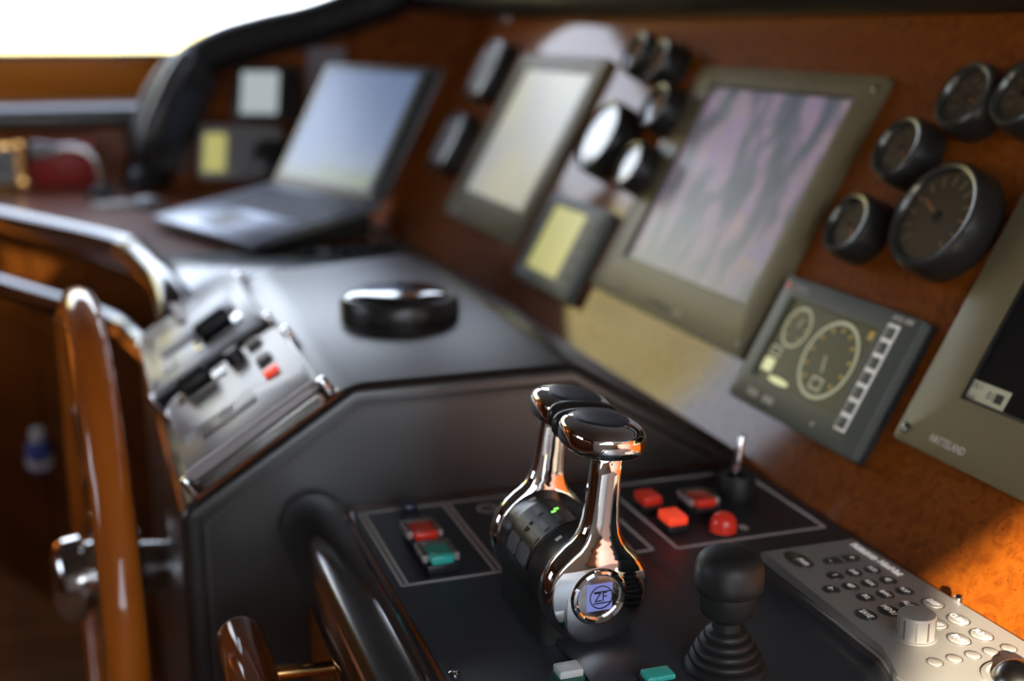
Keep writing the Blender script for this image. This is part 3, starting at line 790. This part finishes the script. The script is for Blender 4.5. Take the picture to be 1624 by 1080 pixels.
def grip(side, ang):
    lv = lever(side, ang, th)
    a_, b_, c_ = .0365, .0450, .0165
    cy, cz = side*.0445, .1365
    e1, e2 = .62, .80
    def surf(x, y, off):
        t = (abs((x-.004)/a_)**(2/e2) + abs((y-cy)/b_)**(2/e2))**(e2/e1)
        return cz + (c_+off)*max(0, 1-t)**(e1/2)
    build('grip', superell(a_, b_, c_, e1, e2, 56, 30, (.004, cy, cz)), chrome, lv, sharp=80)
    # black inlay hugging the top of the grip
    bm = bmesh.new(); rows = []; nr, na = 9, 44
    pcx, pcy, pa, pb = .0045, cy - side*.005, .0265, .0350
    for i in range(nr+1):
        row = []
        for k in range(na):
            t = 2*PI*k/na; f = i/nr
            wob = 1 + .10*math.sin(2*t+.6)
            x = pcx + pa*f*math.cos(t)*wob; y = pcy + pb*f*math.sin(t)
            row.append(bm.verts.new((x, y, surf(x, y, .0007 if i < nr else -.0008)))) if i else None
        rows.append(row if i else [bm.verts.new((pcx, pcy, surf(pcx, pcy, .0007)))])
    for A_, B_ in zip(rows[:-1], rows[1:]):
        for k in range(na):
            k2 = (k+1) % na
            if len(A_) == 1: bm.faces.new((A_[0], B_[k], B_[k2]))
            else: bm.faces.new((A_[k], A_[k2], B_[k2], B_[k]))
    build('grip_inlay', bm, inlay_m, lv, sharp=60)
    build('inner_cap', superell(a_*.97, .012, c_*.95, .7, .8, 40, 18, (.004, cy - side*(b_-.0135), cz)), satin, lv, sharp=80)
    build('collar', lathe([(.0125, -.003), (.0145, 0), (.0145, .003), (.013, .006)], 32, 'Z', (0, side*.072, .120), 1.0, .68), chrome, lv)
    return lv
near = grip(-1, 5.2); far = grip(1, 7.5)
# badge on the outer face of the near lever (face looks to -Y)
bd = build('badge_ring', lathe([(.0205, .0), (.0212, .0035), (.0232, .0050), (.0255, .0042), (.0272, .0010), (.0275, -.002)], 56, 'Y', closed=True), chrome, near, loc=(.0, -.0838, -.002), rot=(0, R(-5.2), 0))
bd.scale = (1, -1, 1)
build('badge_plate', lathe([(.0208, -.001), (.0208, .0008), (0, .0010)], 48, 'Y'), badge_back, bd)
def face_part(name, bm, m, z):
    # drawn in x-y, stood up to face -Y (mirrored through the ring's own flip)
    o = build(name, bm, m, bd, rot=(R(90), 0, 0), loc=(0, z, 0)); o.scale = (1, 1, -1); return o
face_part('badge_screen', box(-.0120, .0125, -.0130, .0125, 0, .0006), blue_scr, .0013)
face_part('badge_emblem', ringline(.0015, 0, .0112, .0010, 0), badge_ink, .0021)
ta = text('badge_letters', 'ZF', .0125, badge_ink, bd, (.0010, .0022, -.0002), (R(90), 0, 0), thick=.0002); ta.scale = (.9, 1, -1)
for z in (-.0056, .0053): face_part('badge_bar', box(-.006, .0118, z-.0005, z+.0005, 0, .0004), badge_ink, .0021)
build('badge_glass', lathe([(.0209, .0022), (.012, .0040), (0, .0046)], 48, 'Y'), lens, bd)

for ch in list(bd.children):
    m_ = bd.matrix_basis @ ch.matrix_basis; ch.parent = near; ch.matrix_basis = m_

# ------------------------------------------------------------------ joystick with its plate
plate_m = mat('joystick_plate', (.045, .046, .052), .36)
jk = thing('joystick', 'black joystick with ribbed rubber boot and rounded knob on a flat plate', 'joystick', desk(.5025, .888))
build('plate', box(-.25, .049, -.121, .034, 0, .0055, .0015), plate_m, jk)
build('boot', lathe([(0.0361, .0035), (0.0370, .007), (0.0340, .0115), (0.0302, .0125), (0.0323, .0160), (0.0307, .0195), (0.0269, .0205), (0.0286, .0240), (0.0269, .0270), (0.0231, .0280), (0.0244, .0310), (0.0223, .0345), (0.0186, .0355), (0.0197, .0385), (0.0172, .0420), (0.0113, .0430), (0.0105, .0445)], 48), rubber, jk, sharp=60)
build('stem', lathe([(.0125, .043), (.0125, .0505), (.0098, .0515), (.0098, .056), (.011, .058)], 32), satin, jk)
build('knob_collar', lathe([(0.0174, .0560), (0.0222, .0580), (0.0239, .0605), (0.0244, .0785), (0.0244, .080)], 48), rubber, jk)
build('knob', lathe([(0.0248, .0795), (0.0283, .0800), (0.0300, .0825), (0.0305, .0900), (0.0300, .1000), (0.0283, .1060), (0.0252, .1105), (0.0200, .1138), (0.0122, .1160), (0.0000, .1166)], 56), rubber, jk, sharp=60)
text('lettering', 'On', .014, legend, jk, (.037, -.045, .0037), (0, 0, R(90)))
def lamp_button(x, y, wx, wy, h_, body, cap, label, group, split=True):
    o = thing('push_button', label, 'button', desk(x, y, .0), group)
    build('body', box(-wx/2, wx/2, -wy/2, wy/2, 0, h_*.55, .001), body, o)
    build('cap', box(-wx/2+.001, wx/2-.001, -wy/2+.001, wy/2-.001, h_*.55, h_, .0018), cap, o)
    return o
lamp_button(.366, .915, .020, .024, .017, green_body, white_cap, 'white capped push button with dark green body at the plate edge', None)
tb = lamp_button(.434, .880, .020, .028, .012, box_frame, teal, 'teal push button on the joystick plate', None)
tb.location.z = .0055

# ------------------------------------------------------------------ guarded switches and lamps on the panel
def guarded(x, y, capm, label, g='guarded switches on the control panel', size=1.0):
    o = thing('guarded_switch', label, 'switch', desk(x, y), g)
    s_ = size
    build('body', box(-.024*s_, .024*s_, -.017*s_, .017*s_, 0, .010, .0015), box_frame, o)
    build('cap', box(-.013*s_, .0225*s_, -.0118*s_, .0118*s_, .010, .0186, .0015), capm, o)
    build('guard', box(-.022*s_, .016*s_, -.0185*s_, .0185*s_, .0188, .0204, .0006), guard, o)
    for x0, x1, y0, y1 in ((-.023, -.0165, -.0195, .0195), (-.0165, .0145, -.0195, -.0135), (-.0165, .0175, .0135, .0195)):
        build('guard_rail', box(x0*s_, x1*s_, y0*s_, y1*s_, .010, .0188, .0015), mat_clearframe, o)
    build('hinge', tube([(-.0235*s_, -.014*s_, .016), (-.0235*s_, .014*s_, .016)], .003, 8), gunmetal, o)
    return o
mat_clearframe = mat('guard_edge', (.46, .38, .34), .25, spec=.6)
guarded(.327, 1.254, red, 'red switch under a clear guard beside the leather roll')
guarded(.3265, 1.190, teal, 'teal switch under a clear guard beside the leather roll')
guarded(.659, 1.242, red, 'red switch under a clear guard between the red rockers and key post', size=.95)
bk = thing('toggle_switch', 'small dark blue toggle behind the guarded red switch', 'switch', desk(.330, 1.318))
build('body', box(-.012, .012, -.010, .010, 0, .012, .002), box_frame, bk); build('cap', box(-.009, .009, -.008, .008, .012, .022, .003), mat('navy_cap', (.02, .03, .06), .3), bk)
def rocker(x, y, m, label):
    o = thing('rocker_button', label, 'button', desk(x, y), 'red buttons on the control panel')
    build('body', box(-.0165, .0165, -.0125, .0125, 0, .009, .0012), box_frame, o)
    build('cap', box(-.0155, .0155, -.0115, .0115, .009, .0195, .0020), m, o)
    build('cap_seam', box(-.0158, .0158, -.0006, .0006, .0175, .0197), red, o)
rocker(.603, 1.263, red, 'dull red square button by the panel frame')
rocker(.604, 1.199, red_lit, 'glowing red square button in front of the dull one')
mb = thing('dome_lamp', 'round red dome lamp on the black control panel', 'lamp', desk(.6515, 1.168))
build('base', lathe([(.0165, 0), (.0165, .003), (.015, .0035)], 28), box_frame, mb)
build('dome', lathe([(.0150, .003), (.0150, .010), (.0140, .0165), (.0110, .0215), (.006, .0245), (0, .0255)], 32), red, mb)
ks = thing('key_post', 'black cylinder socket with an upright chrome key', 'key switch', desk(.722, 1.268))
build('socket', lathe([(.0230, 0), (.0230, .024), (.0215, .027), (.012, .027), (.012, .020), (0, .020)], 36), rubber, ks)
build('key', tube([(-.003, .0, .020), (-.004, .004, .050), (-.006, .008, .072)], [.0058, .005, .0045], 14, round_ends=.8), steel, ks)

# ------------------------------------------------------------------ remote keypad
RX, RY = .697, 1.0685        # centre line X and its far end Y
rm = thing('remote_keypad', 'silver instrument remote with oval keys, metal knob and trackball', 'remote', desk(RX, .90))
# local x = -(Y-.90), y = X-RX
def rl(X, Y): return (-(Y-.90), X-RX)
out = [rl(.6385, RY), rl(.6365, .850), rl(.628, .822), rl(.614, .800), rl(.610, .66), rl(.770, .66), rl(.7605, .86), rl(.7525, RY)]
build('foot', prism([(x, y*1.0) for x, y in out], 0, .0085, .001), silver_dk, rm)
def shrink(P, d_):
    cx = sum(p[0] for p in P)/len(P); cy = sum(p[1] for p in P)/len(P)
    return [(p[0] - math.copysign(d_, p[0]-cx), p[1] - math.copysign(d_, p[1]-cy)) for p in P]
build('side_strip', prism(shrink(out, -.0012), .0085, .0112, .0008), steel, rm)
build('body', prism(shrink(out, .0016), .0115, .0215, .0025, 3), silver, rm)
def key(X, Y, a_, b_, h_, m, leg=None, rot=0):
    x, y = rl(X, Y)
    k_ = build('key', prism(ell(0, 0, a_, b_, 26, rot), .0205, .0215+h_, .0012, 2), m, rm, loc=(x, y, 0))
    build('key_rim', ringline(0, 0, 1, .10, 0, 26), silver_dk, k_, loc=(0, 0, .0215)); k_.children[0].scale = (a_*1.14, b_*1.14, 1)
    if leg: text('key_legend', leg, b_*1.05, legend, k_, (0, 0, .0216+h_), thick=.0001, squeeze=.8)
    return k_
build('power_recess', prism(ell(*rl(.6655, 1.036), .0215, .0115, 30), .0208, .0218), gloss_blk, rm)
key(.6655, 1.027, .0115, .0095, .0012, key_dk, 'PWR')
x_, y_ = rl(.7065, 1.0205)
rk = build('rocker_key', prism(rrect(-.0075, .0075, -.021, .021, .0074), .0208, .0228, .001), key_dk, rm, loc=(x_, y_, 0))
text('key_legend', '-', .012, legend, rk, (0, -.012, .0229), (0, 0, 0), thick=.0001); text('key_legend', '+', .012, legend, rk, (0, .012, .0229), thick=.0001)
build('key_divider', box(-.0074, .0074, -.0009, .0009, .0226, .0234), silver, rk)
KS = [(.679, .9895, '1'), (.7005, .9895, '2AB'), (.722, .9895, '3CD'), (.6575, .963, '0 -'), (.679, .963, '4EF'), (.7005, .963, '5GH'), (.722, .963, '6IJ'), (.679, .9375, '7KL'), (.7005, .9375, '8MN'), (.7225, .9375, '9OP')]
for X, Y, t_ in KS: key(X, Y, .0085, .0078, .0014, key_dk, t_)
for X, Y, t_ in [(.658, .906, 'SAVE'), (.683, .906, 'MENU'), (.7072, .906, 'ALARM'), (.7316, .906, 'DISP'), (.708, .870, 'ENT'), (.7323, .870, 'CLEAR'), (.708, .838, 'RNG'), (.7322, .838, 'FUNC')]:
    key(X, Y, .0108, .0088, .0014, key_dk if Y > .9 and X < .72 else silver, t_)  # sunlight painted in: keys on the sunny side take the pale silver
for X in (.6616, .6815, .7008, .7196, .7386): key(X, .810, .0070, .0062, .0012, silver)
kx, ky = rl(.6755, .856)
kb = build('dial_knob', lathe([(.0188, .0215), (.0188, .0225), (.0170, .0230), (.0168, .0420), (.0160, .0440), (.0140, .0446), (0, .0446)], 40), silver, rm, loc=(kx, ky, 0))
for k in range(10):
    a_ = 2*PI*k/10; build('grip_rib', box(-.0007, .0007, -.0007, .0007, .024, .0415), silver_dk, kb, loc=(.0168*math.cos(a_), .0168*math.sin(a_), 0), rot=(0, 0, a_))
bx_, by_ = rl(.709, .764)
build('ball_ring', lathe([(.0290, .0215), (.0290, .0235), (.0255, .0240), (.0235, .0215)], 40, closed=True), silver, rm, loc=(bx_, by_, 0))
build('track_ball', superell(.0220, .0220, .0220, 1, 1, 32, 20, (0, 0, .0155)), gunmetal, rm, loc=(bx_, by_, 0))
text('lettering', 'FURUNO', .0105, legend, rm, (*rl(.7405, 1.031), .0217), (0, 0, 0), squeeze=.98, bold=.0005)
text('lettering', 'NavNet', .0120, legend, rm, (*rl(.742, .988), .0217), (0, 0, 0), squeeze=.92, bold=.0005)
build('screw', lathe([(.0045, .016), (.0045, .0245), (.003, .026), (0, .0262)], 16), steel, rm, loc=(*rl(.760, .905), 0))

# ------------------------------------------------------------------ steering wheel
WC = Vector((-.010, 1.80, -.222)); WR = .393
wh = thing('steering_wheel', 'large varnished wooden steering wheel with polished steel hub', 'steering wheel', Matrix.Translation(WC) @ Matrix.Rotation(R(3.2), 4, 'Z'))
rim = [(0, WR*math.cos(2*PI*k/96), WR*math.sin(2*PI*k/96)) for k in range(96)]
bm = bmesh.new(); add_tube(bm, rim, .0250, 20, closed=True)
build('rim', bm, wheel_wood, wh)
build('hub', lathe([(0, -.070), (.030, -.070), (.050, -.064), (.060, -.052), (.062, -.030), (.052, -.024), (.050, -.004), (.064, .004), (.066, .040), (.060, .052), (.040, .056), (.035, .088)], 48, 'X'), steel, wh)
for k in range(6):
    a_ = R(60*k + 24); d_ = Vector((0, math.cos(a_), math.sin(a_)))
    sp_ = [d_*r_ for r_ in (.045, .11, .16, .19, .21, .26, .32, .375)]
    build('spoke', tube(sp_, [.012, .009, .0085, .0125, .009, .0085, .010, .0115], 14), steel, wh)
for k in range(8):
    a_ = R(45*k + 12); d_ = Vector((0, math.cos(a_), math.sin(a_)))
    build('rim_plug', lathe([(.006, 0), (.0055, .0012), (0, .0014)], 14, 'X'), brass, wh, loc=d_*WR + Vector((-.0250, 0, 0)), rot=(0, PI, 0))

# ------------------------------------------------------------------ grab rail under the desk roll
gr = thing('grab_rail', 'varnished wooden grab rail on a brass stand-off beneath the armrest roll', 'rail', Matrix.Translation((.124, .9, -.075)))
build('bar', tube([(0, y, 0) for y in (-.35, 0, .2, .335)], .0255, 24, round_ends=1.0), rail_wood, gr)
for y in (.272, -.25):
    so_ = build('stand_off', tube([(.015, y, -.010), (.0954, y, -.014)], .0075, 16), brass, gr)
    build('flange', lathe([(.024, 0), (.024, -.004), (.018, -.007), (.010, -.010)], 28, 'X'), brass, so_, loc=(.0954, y, -.014))

# ------------------------------------------------------------------ port desk with its edge rolls
pd = thing('port_desk', 'dark wooden chart desk with pale-lit padded edge roll beyond the console', 'desk', Matrix.Translation((.2, 2.9, .10)))
o0 = Vector((.2, 2.9, .10))
def lp(x, y, z): return (x-o0.x, y-o0.y, z-o0.z)
fe = [(.135, 2.0), (.10, 2.66), (-.19, 3.29), (-.62, 4.2), (-.75, 4.29)]
be = [(.22, 4.29), (.22, 3.80), (.62, 3.62), (.62, 2.255), (.56, 2.245), (.30, 2.15)]
top = prism([(x-o0.x, y-o0.y) for x, y in fe+be], -.03, 0)
build('top', top, desk_wood, pd)
pad = [(.17, 2.17), (.30, 2.165), (.56, 2.26), (.61, 2.27), (.61, 2.60), (.15, 2.60)]
bm = bmesh.new(); sl_ = [(.59, -.03), (.59, .1), (.63, .099), (.80, .006), (.80, -.03)]
lo = [bm.verts.new(lp(x, 2.25, z)) for x, z in sl_]; hi = [bm.verts.new(lp(x, 3.62, z)) for x, z in sl_]
bm.faces.new(lo); bm.faces.new(hi[::-1])
for i in range(5): bm.faces.new((lo[i], hi[i], hi[(i+1) % 5], lo[(i+1) % 5]))
build('forward_slope', bm, leather, pd)
build('leather_pad', prism([(x-o0.x, y-o0.y) for x, y in pad], 0, .006, .003), pad_leather, pd)
er = smooth_path([(.125, 2.02, .01), (.138, 2.15, .072), (.134, 2.28, .098), (.118, 2.45, .10), (.10, 2.62, .10), (.075, 2.75, .10), (-.19, 3.29, .10), (-.62, 4.2, .10)], 5)
build('edge_roll', tube([Vector(lp(*p)) for p in er], .030, 18, round_ends=.7), leather_blk, pd)
lr = smooth_path([(.120, 2.2, -.03), (.09, 2.40, -.03), (.04, 2.62, -.03), (-.20, 3.10, -.03), (-.72, 4.15, -.03)], 5)
build('lower_roll', tube([Vector(lp(*p)) for p in lr], .030, 18, round_ends=.7), leather_blk, pd)
ff = [(.165, 2.19), (.15, 2.66), (-.13, 3.29), (-.58, 4.25)]
for i in range(3):
    (xa, ya), (xb, yb) = ff[i], ff[i+1]
    d_ = Vector((xb-xa, yb-ya)); L = d_.length; d_.normalize(); n = 1 if i == 0 else 2
    for k in range(n):
        p = Vector((xa, ya)) + d_*(L*k/n + .006); q = Vector((xa, ya)) + d_*(L*(k+1)/n - .006); nn_ = Vector((-d_.y, d_.x))*.02
        pan = prism([(p.x-o0.x, p.y-o0.y), (q.x-o0.x, q.y-o0.y), (q.x+nn_.x*-1-o0.x, q.y-nn_.y-o0.y), (p.x-nn_.x-o0.x, p.y-nn_.y-o0.y)], FL-.10, -.03)
        build('front_panel', pan, cabinet_wood, pd)
bl = thing('bottle', 'small blue bottle with a white cap hanging low beside the chart desk', 'bottle', Matrix.Translation((-.128, 2.86, -.40)) @ Matrix.Rotation(R(25), 4, 'X'))
build('body', lathe([(.026, 0), (.029, .006), (.029, .055), (.020, .072), (.012, .078), (.012, .085)], 24), blue_cloth, bl); build('cap', lathe([(.015, .082), (.015, .104), (.012, .107), (0, .107)], 20), paper, bl)
build('label', lathe([(.0294, .012), (.0296, .014), (.0296, .034), (.0294, .036)], 24), paper, bl)
build('wall_hook', tube([(0, .0, .095), (.06, .02, .11), (.13, .05, .10)], .004, 8), steel, bl)

# ledge and back board on the port side
bb = thing('side_ledge', 'dark padded ledge on a wooden backboard below the side window', 'ledge', Matrix.Translation((-.4, 3.88, .10)))
build('backboard', box(-1.6, .64, 0, .03, -.05, .19), burl_dark, bb)
build('ledge_pad', box(-1.6, .66, -.025, .41, .165, .225, .020, 4), leather, bb)

# ------------------------------------------------------------------ laptop on a wedge stand
LA = -1.2251
lex = Vector((math.cos(LA), math.sin(LA), 0)); ley = Vector((-math.sin(LA), math.cos(LA), 0))
lfr = Vector((.3175, 2.5429, .1062))
lmid = lfr - lex*.236
ws = thing('laptop_stand', 'black wedge stand under the open laptop', 'stand', frame(lmid, lex, ley))
bm = bmesh.new()
q = [(-.20, .05), (.20, .05), (.20, .31), (-.20, .31)]
lo = [bm.verts.new((x, y, 0)) for x, y in q]; hi = [bm.verts.new((x, y, .0015 + y*.165)) for x, y in q]
bm.faces.new(lo[::-1]); bm.faces.new(hi)
for i in range(4): bm.faces.new((lo[i], lo[(i+1) % 4], hi[(i+1) % 4], hi[i]))
build('wedge', bm, rubber, ws); build('lip', box(-.20, .20, .010, .052, 0, .0045, .001), rubber, ws)
LM = frame(lmid, lex, ley) @ Matrix.Translation((0, .0, .005)) @ Matrix.Rotation(R(10.0), 4, 'X')
lt = thing('laptop', 'open dark grey laptop showing a blue and green wallpaper', 'laptop', LM)
build('base', prism(rrect(-.238, .238, 0, .323, .010), 0, .017, .003), laptop_m, lt)
bm = bmesh.new()
for r_ in range(5):
    n = 14
    for k in range(n):
        x0 = -.205 + .41*k/n; add_box(bm, x0+.002, x0+.41/n-.002, .145+.028*r_, .145+.028*r_+.023, .017, .0188)
kb_ = build('keyboard', bm, laptop_key, lt); kb_['kind'] = 'stuff'
build('touch_pad', box(-.07, .05, .03, .115, .0168, .0175), grey_pl, lt)
SM = Matrix.Translation((0, .318, .017)) @ Matrix.Rotation(R(59-10.0), 4, 'X')
ld = build('lid', prism(rrect(-.238, .238, 0, .325, .010), -.010, 0, 0), laptop_m, lt, mtx=SM)
build('lid_bezel', frame_ring(-.237, .237, .001, .324, -.222, .172, .022, .308, 0, .002, .0004, .008), laptop_bez, ld)
build('screen', box(-.222, .172, .022, .308, .0002, .0008), scr_field, ld)
build('hinge', tube([(-.18, .322, .016), (.18, .322, .016)], .006, 10), laptop_bez, lt)

# dark cable loops lying on the pad
cb = tag(build('cable', tube(smooth_path([(.40, 2.47, .111), (.44, 2.50, .111), (.47, 2.45, .111), (.50, 2.50, .111), (.54, 2.47, .111), (.57, 2.52, .111), (.64, 2.50, .111)], 6), .006, 8), rubber), 'black cable wound on the leather pad behind the console', 'cable')

# ------------------------------------------------------------------ things on the wing of the dash
sd = thing('display', 'small square display with a bright pale screen beside the laptop lid', 'display', wingm(.405, .265))
build('case', prism(rrect(-.085, .10, -.075, .085, .012), 0, .035, .006), satin, sd)
build('screen', box(-.062, .045, -.055, .066, .035, .0362), mat('pale_screen', (.05, .05, .05), .15, emit=(.50, .56, .58), estr=.75), sd)
build('knob', lathe([(.014, .035), (.013, .05), (0, .051)], 18), rubber, sd, loc=(.075, .02, 0))
rd = thing('radio', 'grey radio set with a yellow green screen above the chart desk', 'radio', wingm(.455, .095))
build('case', prism(rrect(-.125, .11, -.075, .080, .014), 0, .045, .008), grey_pl, rd)
build('screen', box(-.110, -.045, -.055, .055, .045, .0462), lcd_yel, rd)
build('volume_knob', lathe([(.018, .045), (.016, .065), (0, .066)], 20), rubber, rd, loc=(.07, -.03, 0))
build('fist_mic', prism(rrect(.045, .135, -.07, .03, .02), .046, .075, .008), satin, rd)
cp_ = thing('chart_card', 'pale grey laminated card on the dash wing behind the laptop', 'card', wingm(.235, .255))
build('sheet', box(-.055, .055, -.16, .155, 0, .0015), mat('card_grey', (.30, .27, .30), .3), cp_)
fl_ = tag(build('card_clip', prism(rrect(-.03, .03, -.012, .012, .005), 0, .012, .003), brass, mtx=wingm(.235, .425)), 'small brass clip holding the pale card', 'clip')
ph = thing('telephone', 'black corded telephone handset in its cradle at the end of the dash', 'telephone', wingm(.655, .205, .095) @ Matrix.Rotation(R(-22), 4, 'Z') @ Matrix.Diagonal((1.25, 1.3, 1.25, 1)))
build('cradle', prism(rrect(-.055, .055, -.13, .115, .02), -.076, -.012, .008), phone_blk, ph)
hs = build('handset', tube(smooth_path([(0, -.115, .020), (0, -.10, .030), (0, -.05, .042), (0, .05, .042), (0, .10, .030), (0, .115, .020)], 5), .022, 18, round_ends=.6), phone_blk, ph)
for y in (-.108, .108): build('ear_piece', lathe([(.033, 0), (.035, .010), (.031, .022), (0, .024)], 26), phone_blk, hs, loc=(0, y, -.010))
build('coiled_cord', tube([(.018*math.cos(t*1.9), -.135 - t*.0035, .0 + .012*math.sin(t*1.9)) for t in range(0, 34)], .004, 8), phone_blk, ph)
build('keypad', prism(rrect(.012, .050, -.06, .06, .006), -.012, -.006, .002), mat('phone_keys', (.05, .06, .085), .25), ph)

# ------------------------------------------------------------------ things along the backboard
rb_ = thing('alarm_box', 'red alarm box mounted on the backboard under the ledge', 'box', frame((-.035, 3.88, .165), (1, 0, 0), (0, 0, 1)))
build('case', prism(rrect(-.085, .085, -.062, .070, .008), 0, .04, .006), red_paint, rb_); build('cover', prism(rrect(-.06, .06, -.045, .050, .006), .04, .046, .003), red_paint, rb_)
bc = thing('brass_clock', 'brass framed ship clock on the backboard', 'clock', frame((-.215, 3.88, .165), (1, 0, 0), (0, 0, 1)))
build('plate', frame_ring(-.075, .075, -.070, .070, -.060, .052, -.048, .052, 0, .02, .003, .010), brass, bc); build('face', box(-.060, .052, -.048, .052, .001, .010), grey_pl, bc)
build('hand', box(-.05, .03, -.004, .004, .010, .014), box_frame, bc)
for y in (-.05, .055): build('boss', lathe([(.018, .018), (.016, .030), (0, .033)], 20), brass, bc, loc=(.062, y, 0))
gl = thing('reading_lamp', 'grey gooseneck lamp curving over from a black base on the chart desk', 'lamp', Matrix.Translation((.055, 3.60, .10)))
build('base', lathe([(.035, 0), (.036, .010), (.030, .022), (.012, .026)], 26), rubber, gl)
build('neck', tube(smooth_path([(0, 0, .02), (.0, .0, .06), (-.015, 0, .11), (-.06, 0, .135), (-.12, 0, .13)], 6), .009, 12), steel, gl)
build('head', lathe([(.013, -.02), (.020, .0), (.024, .045), (.020, .048), (0, .046)], 20, 'X'), grey_pl, gl, loc=(-.12, 0, .13), rot=(0, PI, 0))
tag(build('notepad', prism(rrect(-.05, .05, -.035, .035, .004), 0, .014, .002), paper, mtx=Matrix.Translation((.085, 3.37, .10)) @ Matrix.Rotation(R(20), 4, 'Z')), 'small white notepad lying by the lamp base', 'notepad')
ms = thing('computer_mouse', 'grey computer mouse between the notepad and laptop', 'mouse', Matrix.Translation((.165, 3.33, .10)) @ Matrix.Rotation(R(30), 4, 'Z'))
build('shell', superell(.033, .055, .030, .8, .9, 28, 16, (0, 0, .0)), grey_pl, ms); build('wheel', lathe([(.006, -.003), (.007, 0), (.006, .003)], 16, 'X', (0, .028, .026)), rubber, ms)
